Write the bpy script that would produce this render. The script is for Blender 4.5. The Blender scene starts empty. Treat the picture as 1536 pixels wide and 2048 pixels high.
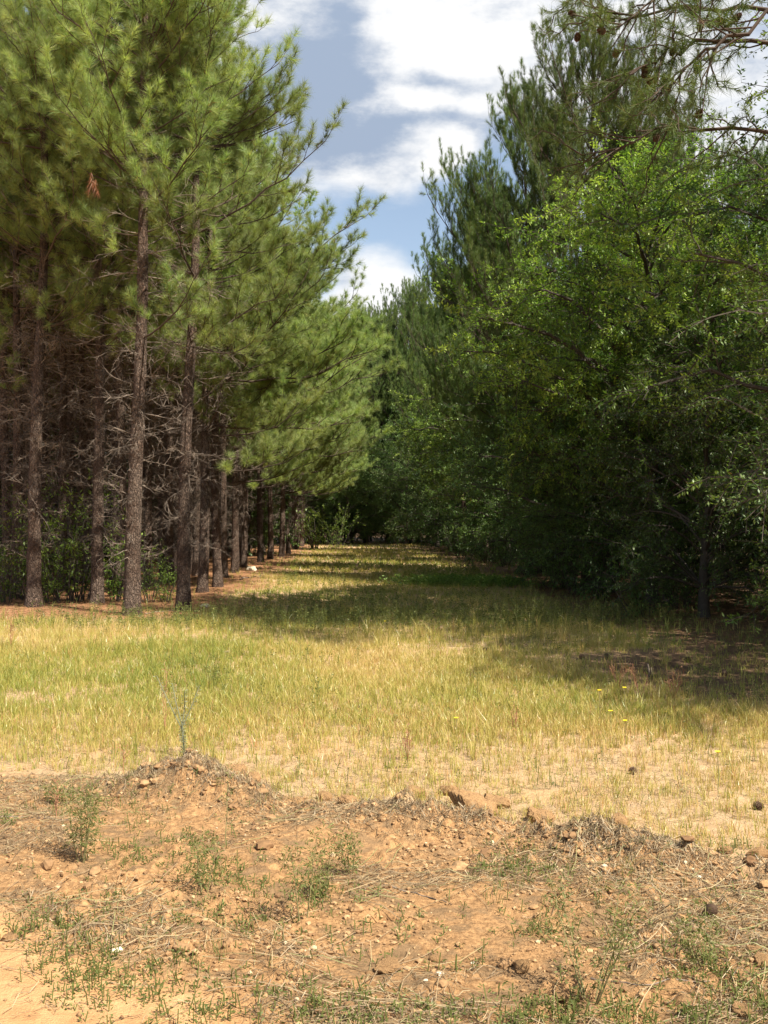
import bpy, math, random
import numpy as np
R = math.radians
random.seed(7)
rng = np.random.default_rng(11)
C = bpy.context.scene.collection

# ------------------------------------------------------------------ camera
EYE = 1.6; F = 2100.0; HZ = 1045.0           # photo-pixel focal length and horizon row
cam_d = bpy.data.cameras.new('camera'); cam = bpy.data.objects.new('camera', cam_d); C.objects.link(cam)
cam.location = (0, 0, EYE)
cam.rotation_euler = (R(90) + math.atan((HZ - 1024) / F), 0, 0)
cam_d.sensor_fit = 'VERTICAL'; cam_d.sensor_height = 36; cam_d.lens = 36 * F / 2048
cam_d.clip_start = 0.05; cam_d.clip_end = 2000
bpy.context.scene.camera = cam
vs = bpy.context.scene.view_settings
vs.view_transform = 'Standard'; vs.look = 'None'; vs.gamma = 1; vs.use_curve_mapping = False
vs.exposure = 1.25

# ------------------------------------------------------------------ sun
SUN = np.array([0.50, -0.45, 0.84]); SUN /= np.linalg.norm(SUN)
sd = bpy.data.lights.new('sun', 'SUN'); sun = bpy.data.objects.new('sun', sd); C.objects.link(sun)
sd.energy = 5.0; sd.angle = R(0.55); sd.color = (1.0, 0.93, 0.80)
from mathutils import Vector
sun.rotation_euler = Vector(SUN.tolist()).to_track_quat('Z', 'Y').to_euler()
sun.location = (30, -15, 50)

# ------------------------------------------------------------------ node helpers
class NT:
    def __init__(s, t): s.t = t; s.n = t.nodes; s.l = t.links
    def new(s, ty, **k):
        n = s.n.new(ty)
        for a, b in k.items(): setattr(n, a, b)
        return n
    def put(s, sock, v):
        if isinstance(v, bpy.types.NodeSocket): s.l.new(v, sock)
        elif isinstance(v, (tuple, list)) and sock.type == 'RGBA' and len(v) == 3: sock.default_value = (*v, 1)
        else: sock.default_value = v
    def math(s, op, a, b=0.0, c=0.0, clamp=False):
        n = s.new('ShaderNodeMath', operation=op, use_clamp=clamp)
        s.put(n.inputs[0], a); s.put(n.inputs[1], b); s.put(n.inputs[2], c); return n.outputs[0]
    def ramp(s, v, lo, hi, a=0.0, b=1.0, smooth=True):
        n = s.new('ShaderNodeMapRange'); n.interpolation_type = 'SMOOTHSTEP' if smooth else 'LINEAR'
        for i, x in enumerate((v, lo, hi, a, b)): s.put(n.inputs[i], x)
        return n.outputs[0]
    def mix(s, f, a, b, mode='MIX'):
        n = s.new('ShaderNodeMix', data_type='RGBA', blend_type=mode)
        s.put(n.inputs[0], f); s.put(n.inputs[6], a); s.put(n.inputs[7], b); return n.outputs[2]
    def noise(s, vec, scale, detail=4, rough=0.55, dist=0.0):
        n = s.new('ShaderNodeTexNoise'); s.put(n.inputs['Vector'], vec)
        n.inputs['Scale'].default_value = scale; n.inputs['Detail'].default_value = detail
        n.inputs['Roughness'].default_value = rough; n.inputs['Distortion'].default_value = dist
        return n.outputs[0]
    def vor(s, vec, scale, feat='F1'):
        n = s.new('ShaderNodeTexVoronoi', feature=feat); s.put(n.inputs['Vector'], vec)
        n.inputs['Scale'].default_value = scale; return n.outputs['Distance']
    def attr(s, name):
        return s.new('ShaderNodeAttribute', attribute_name=name).outputs['Fac']
    def cramp(s, f, stops):
        n = s.new('ShaderNodeValToRGB'); e = n.color_ramp.elements
        while len(e) < len(stops): e.new(0.5)
        for el, (p, c) in zip(e, stops): el.position = p; el.color = (*c, 1)
        s.put(n.inputs[0], f); return n.outputs[0]
    def mapping(s, vec, sc):
        n = s.new('ShaderNodeMapping'); s.put(n.inputs[0], vec); n.inputs['Scale'].default_value = sc; return n.outputs[0]
    def bump(s, h, st=0.5, d=0.02):
        n = s.new('ShaderNodeBump'); s.put(n.inputs['Height'], h)
        n.inputs['Strength'].default_value = st; n.inputs['Distance'].default_value = d; return n.outputs[0]

# ------------------------------------------------------------------ world : sky and clouds
w = bpy.data.worlds.new('World'); bpy.context.scene.world = w; w.use_nodes = True
T = NT(w.node_tree); T.n.clear()
sky = T.new('ShaderNodeTexSky', sky_type='NISHITA', sun_disc=False)
sky.sun_elevation = math.asin(SUN[2]); sky.sun_rotation = math.atan2(SUN[0], SUN[1])
sky.altitude = 100; sky.air_density = 1.0; sky.dust_density = 1.2; sky.ozone_density = 1.6
tc = T.new('ShaderNodeTexCoord').outputs['Generated']
sep = T.new('ShaderNodeSeparateXYZ'); T.put(sep.inputs[0], tc); X, Y, Z = sep.outputs
warp = T.new('ShaderNodeTexNoise'); T.put(warp.inputs['Vector'], tc); warp.inputs['Scale'].default_value = 9; warp.inputs['Detail'].default_value = 6
wsep = T.new('ShaderNodeSeparateColor'); T.put(wsep.inputs[0], warp.outputs['Color'])
az = T.math('ADD', T.math('ARCTAN2', X, Y), T.math('MULTIPLY', T.math('SUBTRACT', wsep.outputs[0], 0.5), 0.10))
el = T.math('ADD', T.math('ARCSINE', Z), T.math('MULTIPLY', T.math('SUBTRACT', wsep.outputs[1], 0.5), 0.07))
def pxdir(px, py):
    v = np.array([(px - 768) / F, 1, (HZ - py) / F]); v /= np.linalg.norm(v)
    return math.atan2(v[0], v[1]), math.asin(v[2])
def blob(px, py, rx, ry, amp):
    a, e = pxdir(px, py)
    u = T.math('DIVIDE', T.math('SUBTRACT', az, a), rx / F); v = T.math('DIVIDE', T.math('SUBTRACT', el, e), ry / F)
    d2 = T.math('ADD', T.math('MULTIPLY', u, u), T.math('MULTIPLY', v, v))
    return T.math('MULTIPLY', T.math('EXPONENT', T.math('MULTIPLY', d2, -1.0)), amp)
def summed(lst):
    s = blob(*lst[0])
    for b in lst[1:]: s = T.math('ADD', s, blob(*b))
    return s
tcs = T.mapping(tc, (1, 1, 2.2))
n1 = T.noise(tcs, 7, 9, 0.58); n2 = T.noise(tcs, 26, 6, 0.6)
fb = T.math('ADD', T.math('MULTIPLY', n1, 0.7), T.math('MULTIPLY', n2, 0.3))
cov = summed([(900, 60, 300, 120, .62), (600, 180, 210, 150, .80), (800, 240, 210, 70, .40), (905, 303, 60, 28, .72),
              (1250, 60, 260, 240, .45), (750, 345, 90, 26, .28), (770, 590, 95, 85, .62), (680, 640, 60, 70, .4), (1400, 330, 200, 120, .4),
              (690, 70, 40, 22, -.40), (790, 150, 40, 18, -.22), (1010, 330, 70, 120, -.2),(800, 440, 230, 90, -.3)])
dens = T.math('ADD', fb, T.math('SUBTRACT', cov, 0.06))
mask = T.ramp(dens, 0.34, 0.86)
grey = summed([(600, 190, 130, 120, .75), (660, 280, 160, 50, .4), (820, 175, 130, 20, .35), (700, 60, 60, 80, .45), (860, 245, 150, 22, .5), (1040, 250, 60, 60, .4),
               (900, 70, 160, 60, -.45), (830, 215, 110, 26, -.45), (905, 305, 60, 30, -.5), (780, 575, 70, 70, -.5)])
gf = T.ramp(T.math('ADD', T.math('MULTIPLY', T.noise(tcs, 17, 8, 0.62), 1.5), T.math('SUBTRACT', grey, 0.42)), 0.12, 0.90)
cloudc = T.mix(gf, (5.2, 5.2, 5.2), (1.95, 2.4, 3.15))
skyc = T.mix(.10, T.mix(1.0, sky.outputs[0], (1.10, 1.0, 0.90), 'MULTIPLY'), (3, 3.2, 3.4))
col = T.mix(mask, skyc, cloudc)
bg = T.new('ShaderNodeBackground'); T.put(bg.inputs[0], col); bg.inputs[1].default_value = 0.085
wo = T.new('ShaderNodeOutputWorld'); T.l.new(bg.outputs[0], wo.inputs[0])

# ------------------------------------------------------------------ numpy noise
def _h(ix, iy, seed):
    n = (ix.astype(np.int64) * 374761393 + iy.astype(np.int64) * 668265263 + seed * 1442695041) & 0xffffffff
    n = ((n ^ (n >> 13)) * 1274126177) & 0xffffffff
    return ((n ^ (n >> 16)) & 0xffff) / 65535.0
def vn(x, y, seed=0):
    x = np.asarray(x, float); y = np.asarray(y, float)
    ix = np.floor(x); iy = np.floor(y); fx = x - ix; fy = y - iy
    fx = fx * fx * (3 - 2 * fx); fy = fy * fy * (3 - 2 * fy)
    a = _h(ix, iy, seed); b = _h(ix + 1, iy, seed); c = _h(ix, iy + 1, seed); d = _h(ix + 1, iy + 1, seed)
    return (a * (1 - fx) + b * fx) * (1 - fy) + (c * (1 - fx) + d * fx) * fy
def fbm(x, y, seed=0, oct=4):
    s = 0; a = .5; t = 0
    for o in range(oct):
        s = s + a * vn(x * 2 ** o + 17.3 * o, y * 2 ** o - 9.1 * o, seed + o); t += a; a *= .5
    return s / t
def sst(v, a, b):
    t = np.clip((np.asarray(v, float) - a) / (b - a), 0, 1); return t * t * (3 - 2 * t)
def at(px, py):
    d = EYE * F / (py - HZ); return (px - 768) / F * d, d

# ------------------------------------------------------------------ the lie of the land
RX = np.array([-9, -2.6, -1.7, -1.15, -.6, -.19, .46, .9, 1.25, 1.8, 4, 9.])
RY = np.array([7.1, 6.6, 6.35, 6.2, 5.95, 5.75, 5.5, 5.2, 4.98, 4.72, 4.1, 3.4])
AX = np.array([-9, -2.2, -1.75, -1.5, -1.15, -.8, -.55, -.2, .1, .2, .45, .62, .85, 1.1, 1.3, 1.5, 1.8, 3, 9.])
AH = np.array([.0, .0, .01, .13, .18, .14, .01, .03, .09, .10, .08, .02, .06, .11, .11, .03, .04, .03, .03])
def ridge_y(x): return np.interp(x, RX, RY)
def left_edge(y): return np.interp(y, [0, 16, 17.5, 25, 60, 130], [-9, -8, -2.9, -3.3, -4.4, -6.0])
def right_edge(y): return np.interp(y, [0, 8.6, 10, 11.8, 12.8, 14, 17, 25, 61, 100, 130], [4.6, 3.2, 2.4, 1.9, 2.9, 3.6, 3.3, 3.1, 2.0, 3.9, 4.0])  # near bulge traces the cast shade patch on the field
def masks(x, y):
    yr = ridge_y(x) + (fbm(x * 2.5, y * 2.5, 3) - .5) * .6
    churn = 1 - sst(y, yr - .02, yr + .18)
    e = (-0.36 - (y - 3.3) * 1.15) + (fbm(x * 2.2, y * 2.2, 9) - .5) * .8
    track = 1 - sst(x, e - .18, e + .22)
    track = track * (1 - sst(y, 4.3, 5.3))
    woodl = 1 - sst(x, left_edge(y) - .4 + (fbm(x, y, 5) - .5) * 1.6, left_edge(y) + .7 + (fbm(x, y, 5) - .5) * 1.6)
    woodl = woodl * sst(y, 15.6, 17.4)
    woodr_shade = sst(x, right_edge(y) - .5 + (fbm(x * .8, y * .8, 6) - .5) * 2, right_edge(y) + .8) * sst(y, 7, 9.5)  # right wood floor, with the near shade patch painted in
    end = sst(y + (fbm(x * .5, y * .3, 7) - .5) * 6, 75, 79)
    woodr_shade = np.maximum(woodr_shade, end); woodl = woodl * (1 - end)
    return churn, track, woodl, woodr_shade
HOLES = [(470, 1588, .12, .06, .05), (908, 1652, .10, .09, .05), (1318, 1692, .07, .06, .045), (655, 1622, .07, .05, .04), (1088, 1664, .08, .05, .04), (760, 1835, .05, .06, .04), (1195, 1660, .05, .04, .035),
         (420, 1770, .05, .05, .05), (140, 1850, .05, .06, .05), (30, 1862, .06, .07, .05), (1500, 1760, .05, .06, .04), (555, 1810, .04, .06, .04), (830, 1850, .04, .05, .04), (1075, 1755, .03, .05, .04), (820, 1600, .06, .05, .03), (250, 1545, .05, .05, .04)]
def height(x, y, fine=True):
    churn, track, wl, wr = masks(x, y)
    h = (fbm(x * .35, y * .35, 21, 3) - .5) * .10 * sst(y, 3, 14)
    h = h + wl * .05
    dy = y - ridge_y(x)
    amp = np.interp(x, AX, AH) * (0.35 + 1.2 * fbm(x * 4, y * 3, 31, 3))
    wid = .14 + .10 * np.interp(x, AX, AH) / .2
    prof = np.exp(-(dy / wid) ** 2)
    h = h + amp * prof
    if fine:
        near = 1 - sst(y, 9, 14)
        rough = churn * (1 - track * .85)
        lump = np.abs(fbm(x * 9, y * 9, 41, 4) - .5) * 2
        lump2 = np.maximum(0, fbm(x * 16, y * 16, 43, 3) - .52) * 2
        h = h + near * rough * (lump * .014 + lump2 * .055 * sst(fbm(x * 1.7, y * 1.7, 48, 3), .40, .62) + (fbm(x * 2.2, y * 2.2, 44, 3) - .5) * .07)
        h = h + near * prof * (np.abs(fbm(x * 11, y * 11, 51, 4) - .5) * .12 + np.maximum(0, fbm(x * 15, y * 15, 53, 3) - .5) * .13 - .008) * np.minimum(1, np.interp(x, AX, AH) / .05)
        h = h + near * (1 - churn) * (fbm(x * 7, y * 7, 61, 3) - .5) * .022
        for px, py, dp, sx, sy in HOLES:
            cx, cy = at(px, py); h = h - dp * np.exp(-(((x - cx) / sx) ** 2 + ((y - cy) / sy) ** 2) ** 1.6)
        h = h + track * (fbm(x * 6, y * 6, 71, 3) - .5) * .012
    return h

def mesh_np(name, V, faces, attrs=None, smooth=False, mats=(), fmat=None):
    """faces: list of (n,k) int arrays"""
    me = bpy.data.meshes.new(name)
    V = np.ascontiguousarray(V, dtype=np.float32)
    me.vertices.add(len(V)); me.vertices.foreach_set('co', V.ravel())
    loops = np.concatenate([f.ravel() for f in faces]).astype(np.int32)
    tot = np.concatenate([np.full(len(f), f.shape[1]) for f in faces]).astype(np.int32)
    st = np.concatenate([[0], np.cumsum(tot)[:-1]]).astype(np.int32)
    me.loops.add(len(loops)); me.loops.foreach_set('vertex_index', loops)
    me.polygons.add(len(tot)); me.polygons.foreach_set('loop_start', st); me.polygons.foreach_set('loop_total', tot)
    me.polygons.foreach_set('use_smooth', np.full(len(tot), smooth))
    for m in mats: me.materials.append(m)
    if fmat is not None: me.polygons.foreach_set('material_index', np.asarray(fmat, dtype=np.int32))
    for k, v in (attrs or {}).items():
        a = me.attributes.new(k, 'FLOAT', 'POINT'); a.data.foreach_set('value', np.asarray(v, dtype=np.float32))
    me.update(calc_edges=True)
    return me
def link(name, me, parent=None, loc=None):
    o = bpy.data.objects.new(name, me); C.objects.link(o)
    if parent: o.parent = parent
    if loc is not None: o.location = loc
    return o
def tag(o, label=None, cat=None, group=None, kind=None):
    if label: o['label'] = label
    if cat: o['category'] = cat
    if group: o['group'] = group
    if kind: o['kind'] = kind
    return o
def empty(name, loc, rz=0, sc=1):
    o = bpy.data.objects.new(name, None); C.objects.link(o); o.location = loc; o.rotation_euler = (0, 0, rz)
    o.scale = (sc, sc, sc) if not isinstance(sc, tuple) else sc
    o.empty_display_size = .2
    return o

# ------------------------------------------------------------------ materials
def material(name):
    m = bpy.data.materials.new(name); m.use_nodes = True; t = NT(m.node_tree); t.n.clear()
    out = t.new('ShaderNodeOutputMaterial'); return m, t, out
def leaf_mat(name, stops, trans=.35, gloss=.05, rough=.4, objvar=.25):
    m, t, out = material(name)
    tint = t.attr('tint')
    c = t.cramp(tint, stops)
    rnd = t.new('ShaderNodeObjectInfo').outputs['Random']
    hs = t.new('ShaderNodeHueSaturation'); t.put(hs.inputs['Color'], c)
    t.put(hs.inputs['Value'], t.ramp(rnd, 0, 1, 1 - objvar, 1 + objvar, False)); t.put(hs.inputs['Hue'], t.ramp(rnd, 0, 1, .492, .508, False))
    c = hs.outputs[0]
    d = t.new('ShaderNodeBsdfDiffuse'); t.put(d.inputs[0], c)
    tr = t.new('ShaderNodeBsdfTranslucent'); t.put(tr.inputs[0], t.mix(1.0, c, (1.14, 1.24, .60), 'MULTIPLY'))
    mx = t.new('ShaderNodeMixShader'); mx.inputs[0].default_value = trans
    t.l.new(d.outputs[0], mx.inputs[1]); t.l.new(tr.outputs[0], mx.inputs[2])
    g = t.new('ShaderNodeBsdfGlossy'); g.inputs['Roughness'].default_value = rough; g.inputs['Color'].default_value = (.9, .95, .85, 1)
    m2 = t.new('ShaderNodeMixShader'); m2.inputs[0].default_value = gloss
    t.l.new(mx.outputs[0], m2.inputs[1]); t.l.new(g.outputs[0], m2.inputs[2]); t.l.new(m2.outputs[0], out.inputs[0])
    return m
def diff_mat(name, color_fn, rough=.9, bump_fn=None, spec=.2):
    m, t, out = material(name)
    b = t.new('ShaderNodeBsdfPrincipled'); b.inputs['Roughness'].default_value = rough; b.inputs['Specular IOR Level'].default_value = spec
    t.put(b.inputs['Base Color'], color_fn(t))
    if bump_fn: t.l.new(bump_fn(t), b.inputs['Normal'])
    t.l.new(b.outputs[0], out.inputs[0]); return m

M = {}
M['needle_y'] = leaf_mat('needles_sunlit_tone', [(0, (.17, .235, .085)), (.45, (.265, .325, .115)), (.85, (.38, .42, .145)), (1, (.38, .26, .11))], .48, .02, .5)  # sunlit brightness of the left crowns put into the needle colour
M['needle_d'] = leaf_mat('needles_shaded_tone', [(0, (.065, .105, .036)), (.5, (.115, .165, .046)), (.93, (.195, .235, .062)), (1, (.19, .13, .05))], .38, .02, .5)  # darker copy, shaded look of the right pines put into the colour
M['needle_dead'] = leaf_mat('needles_dead', [(0, (.22, .09, .045)), (1, (.32, .16, .08))], .2, .02)
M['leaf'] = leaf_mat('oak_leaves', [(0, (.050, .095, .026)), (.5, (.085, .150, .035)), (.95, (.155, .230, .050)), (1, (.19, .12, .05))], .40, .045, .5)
M['leaf_b'] = leaf_mat('bright_leaves', [(0, (.075, .135, .026)), (.5, (.155, .230, .040)), (1, (.31, .36, .07))], .45, .03, .5)  # yellow green, with sunlit brightness put into the colour
M['grass'] = leaf_mat('grass_blades', [(0, (.17, .21, .040)), (.35, (.30, .29, .062)), (.62, (.43, .35, .105)), (.85, (.53, .40, .17)), (1, (.46, .24, .11))], .35, .04, .4, 0)
M['weed'] = leaf_mat('weed_leaves', [(0, (.065, .090, .024)), (.6, (.145, .165, .048)), (1, (.28, .25, .10))], .35, .012, .5, .1)
M['straw'] = leaf_mat('dry_straw', [(0, (.13, .09, .055)), (.4, (.25, .175, .10)), (.8, (.40, .30, .17)), (1, (.22, .23, .09))], .15, .04, .5, 0)
M['pstraw'] = leaf_mat('pine_straw', [(0, (.16, .075, .035)), (.6, (.30, .15, .075)), (1, (.40, .24, .13))], .12, .03, .5, 0)
M['greyweed'] = leaf_mat('woolly_leaves', [(0, (.13, .14, .075)), (1, (.27, .27, .18))], .2, .02, .5, 0)
M['yellow'] = leaf_mat('yellow_petals', [(0, (.75, .55, .02)), (1, (.85, .70, .05))], .2, .02, .5, 0)

def bark_v(t, sc=1.0):
    co = t.new('ShaderNodeTexCoord').outputs['Object']
    nz = t.new('ShaderNodeTexNoise'); t.put(nz.inputs['Vector'], co); nz.inputs['Scale'].default_value = 11; nz.inputs['Detail'].default_value = 5
    w_ = t.mix(.13, co, nz.outputs['Color'], 'ADD')
    big = t.vor(t.mapping(w_, (16, 16, 4.2)), 1.5, 'DISTANCE_TO_EDGE'); sm = t.vor(t.mapping(w_, (30, 30, 9)), 1.7, 'DISTANCE_TO_EDGE')
    n = t.noise(t.mapping(co, (40, 40, 12)), 1.8, 7, .7)
    return co, big, sm, n
def bark_c(dark, light, sc=1.0):
    def f(t):
        co, big, sm, n = bark_v(t)
        c = t.mix(t.ramp(n, .3, .7), dark, light)
        c = t.mix(t.ramp(t.noise(co, 3.2, 5), .42, .62), c, t.mix(n, (.06, .042, .032), (.20, .125, .088)))
        crack = t.math('MULTIPLY', t.ramp(big, 0.0, .13, .35, 1), t.ramp(sm, 0.0, .14, .6, 1))
        return t.mix(crack, (.022, .015, .012), c)
    return f
def bark_b(t):
    co, big, sm, n = bark_v(t)
    return t.bump(t.math('ADD', t.ramp(big, 0, .22), t.math('ADD', t.math('MULTIPLY', t.ramp(sm, 0, .2), .4), t.math('MULTIPLY', n, .5))), 1.0, .03)
M['bark'] = diff_mat('pine_bark', bark_c((.075, .050, .037), (.30, .220, .170)), .92, bark_b)
M['limb'] = diff_mat('limb_bark', lambda t: t.mix(t.noise(t.new('ShaderNodeTexCoord').outputs['Object'], 14, 4), (.030, .022, .018), (.095, .068, .050)), .9)
M['deadwood'] = diff_mat('dead_twigs', lambda t: t.mix(t.ramp(t.noise(t.new('ShaderNodeTexCoord').outputs['Object'], 5, 4), .35, .65), (.045, .034, .027), (.22, .175, .138)), .9)
M['oakbark'] = diff_mat('oak_bark', lambda t: t.mix(t.noise(t.new('ShaderNodeTexCoord').outputs['Object'], 18, 5), (.03, .025, .02), (.10, .084, .068)), .9)
M['stem'] = diff_mat('weed_stems', lambda t: t.mix(t.noise(t.new('ShaderNodeTexCoord').outputs['Object'], 20, 2), (.13, .14, .05), (.26, .20, .10)), .8)
M['drystem'] = diff_mat('dry_stems', lambda t: t.mix(t.noise(t.new('ShaderNodeTexCoord').outputs['Object'], 20, 2), (.26, .12, .07), (.40, .22, .12)), .9)
def soil_c(t):
    co = t.new('ShaderNodeTexCoord').outputs['Object']; n = t.noise(co, 28, 8, .65); n2 = t.noise(co, 7, 4)
    c = t.mix(t.ramp(n, .3, .7), (.21, .118, .054), (.48, .295, .142))
    return t.mix(t.ramp(n2, .52, .72), c, (.20, .115, .060))
def soil_b(t):
    co = t.new('ShaderNodeTexCoord').outputs['Object']; return t.bump(t.noise(co, 60, 8, .7), .8, .012)
M['soil'] = diff_mat('clay_clods', soil_c, .95, soil_b, .1)
M['stone'] = diff_mat('pale_stone', lambda t: t.mix(t.noise(t.new('ShaderNodeTexCoord').outputs['Object'], 40, 5), (.45, .36, .24), (.72, .64, .50)), .85)
M['cone'] = diff_mat('pine_cone', lambda t: t.mix(t.noise(t.new('ShaderNodeTexCoord').outputs['Object'], 60, 3), (.045, .028, .018), (.22, .14, .09)), .8)
M['crumb'] = diff_mat('soil_crumbs', lambda t: t.mix(t.ramp(t.noise(t.new('ShaderNodeTexCoord').outputs['Object'], 60, 5, .7), .35, .7, 0, .6), t.cramp(t.attr('tint'), [(0, (.13, .070, .036)), (.5, (.34, .205, .100)), (.92, (.48, .32, .17)), (1, (.56, .44, .29))]), (.12, .072, .038)), .95, None, .1)

def ground_col(t):
    co = t.new('ShaderNodeNewGeometry').outputs['Position']
    ch, tr, wl, wr = (t.attr(a) for a in ('churn', 'track', 'woodl', 'woodr_shade'))
    big = t.noise(co, .9, 5, .6); mid = t.noise(co, 5.5, 7, .65); fine = t.noise(co, 38, 8, .7)
    sand = t.mix(t.ramp(mid, .3, .7), (.37, .24, .13), (.48, .34, .20))
    sand = t.mix(t.ramp(big, .48, .66), sand, (.45, .29, .15))
    sand = t.mix(t.ramp(fine, .50, .70), sand, (.40, .27, .14))
    clay = t.mix(t.ramp(fine, .28, .72), (.19, .105, .048), (.49, .285, .132))
    clay = t.mix(t.math('MULTIPLY', t.ramp(mid, .47, .60), .85), clay, t.mix(fine, (.09, .058, .032), (.33, .215, .115)))
    clay = t.mix(t.math('MULTIPLY', t.ramp(big, .55, .70), .7), clay, (.48, .275, .128))
    trk = t.mix(t.ramp(mid, .35, .65), (.48, .265, .120), (.58, .345, .165))
    trk = t.mix(t.math('MULTIPLY', t.ramp(fine, .55, .75), .5), trk, (.42, .23, .11))
    strw = t.mix(t.noise(co, 22, 7, .7), (.14, .065, .033), (.46, .25, .13))
    lit = t.mix(t.noise(co, 14, 7, .7), (.05, .032, .02), (.24, .15, .09))  # leaf litter, also the dark of the painted shade patch
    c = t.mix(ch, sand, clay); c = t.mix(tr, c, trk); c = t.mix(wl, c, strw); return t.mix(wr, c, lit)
def ground_bump(t):
    co = t.new('ShaderNodeNewGeometry').outputs['Position']
    a = t.noise(co, 24, 8, .7); b = t.math('MULTIPLY', t.noise(co, 110, 5, .7), .35)
    return t.bump(t.math('ADD', a, b), .8, .035)
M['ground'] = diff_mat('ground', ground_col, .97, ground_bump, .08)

# ------------------------------------------------------------------ ground sheet
def axis(core0, core1, step, lo, hi, grow):
    a = list(np.arange(core0, core1, step))
    s = step; x = a[-1]
    while x < hi: s *= grow; x += s; a.append(x)
    s = step; x = a[0]; b = []
    while x > lo: s *= grow; x -= s; b.append(x)
    return np.array(b[::-1] + a)
gx = axis(-2.6, 2.6, .0125, -260, 260, 1.05); gy = axis(3.0, 6.9, .0125, -120, 700, 1.035)
GX, GY = np.meshgrid(gx, gy); fx_, fy_ = GX.ravel(), GY.ravel()
gz = height(fx_, fy_); mk = masks(fx_, fy_)
nx, ny = len(gx), len(gy)
i = (np.arange(ny - 1)[:, None] * nx + np.arange(nx - 1)[None, :]).ravel()
Q = np.stack([i, i + 1, i + 1 + nx, i + nx], 1)
g_me = mesh_np('ground', np.stack([fx_, fy_, gz], 1), [Q], dict(churn=mk[0], track=mk[1], woodl=mk[2], woodr_shade=mk[3]), True, [M['ground']])
tag(link('ground', g_me), kind='structure')
def gh(x, y): return float(height(np.array([float(x)]), np.array([float(y)]))[0])

# ------------------------------------------------------------------ geometry makers
def unit(v): return v / np.maximum(np.linalg.norm(v, axis=-1, keepdims=True), 1e-9)
def tubes(P, Rr, S=3):
    """P (N,K,3) polylines, Rr (N,K) radii -> verts, quads"""
    P = np.asarray(P, float); Rr = np.asarray(Rr, float); N, K, _ = P.shape
    t = np.empty_like(P); t[:, 1:-1] = P[:, 2:] - P[:, :-2]; t[:, 0] = P[:, 1] - P[:, 0]; t[:, -1] = P[:, -1] - P[:, -2]; t = unit(t)
    ref = np.where(np.abs(t[:, :1, 2:3]) > .8, np.array([1., 0, 0]), np.array([0, 0, 1.])); ref = np.broadcast_to(ref, P.shape)
    u = unit(np.cross(t, ref)); v = np.cross(t, u)
    a = np.arange(S) * 2 * np.pi / S
    V = P[:, :, None] + Rr[:, :, None, None] * (u[:, :, None] * np.cos(a)[None, None, :, None] + v[:, :, None] * np.sin(a)[None, None, :, None])
    idx = np.arange(N * K * S).reshape(N, K, S); nxt = np.roll(idx, -1, 2)
    q = np.stack([idx[:, :-1], nxt[:, :-1], nxt[:, 1:], idx[:, 1:]], -1).reshape(-1, 4)
    return V.reshape(-1, 3), q
class Acc:
    def __init__(s): s.V = []; s.F = {3: [], 4: []}; s.T = []; s.n = 0
    def add(s, V, F, tint=0.5):
        if len(V) == 0: return
        s.V.append(V); s.F[F.shape[1]].append(F + s.n); s.T.append(np.broadcast_to(np.asarray(tint, float), (len(V),))); s.n += len(V)
    def mesh(s, name, mat, smooth=False):
        f = [np.concatenate(s.F[k]) for k in (4, 3) if s.F[k]]
        return mesh_np(name, np.concatenate(s.V), f, dict(tint=np.concatenate(s.T)), smooth, [mat])
def rand_unit(r, n):
    v = r.normal(size=(n, 3)); return unit(v)
def spikes(r, S, D, L, n, ln, wd, a0, a1, t0=.25, tint=(0, .9), dead=.03, droop=0.0, cl=None):
    """needles on twigs: S start, D dir, L length of each twig"""
    N = len(S); S = np.repeat(S, n, 0); Dd = np.repeat(D, n, 0); Lr = np.repeat(L, n)
    t = r.uniform(t0, 1, N * n) ** .8
    rad = rand_unit(r, N * n); rad = unit(rad - (rad * Dd).sum(1, keepdims=True) * Dd)
    th = np.radians(r.uniform(a0, a1, N * n)) * (1.25 - .6 * t)
    d = Dd * np.cos(th)[:, None] + rad * np.sin(th)[:, None]; d[:, 2] -= droop; d = unit(d)
    b = S + Dd * (Lr * t)[:, None]; l = ln * r.uniform(.7, 1.15, N * n)
    side = unit(np.cross(d, rand_unit(r, N * n))) * (wd * .5)
    V = np.stack([b - side, b + side, b + d * l[:, None]], 1).reshape(-1, 3)
    cl = np.zeros(N) if cl is None else cl
    tt = np.clip(np.repeat(r.uniform(tint[0], tint[1], N) * .6 + cl, n) + r.uniform(0, .4, N * n) * tint[1], 0, .93); tt = np.where(r.random(N * n) < dead, 1.0, tt)
    return V, np.arange(len(V)).reshape(-1, 3), np.repeat(tt, 3)
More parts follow.
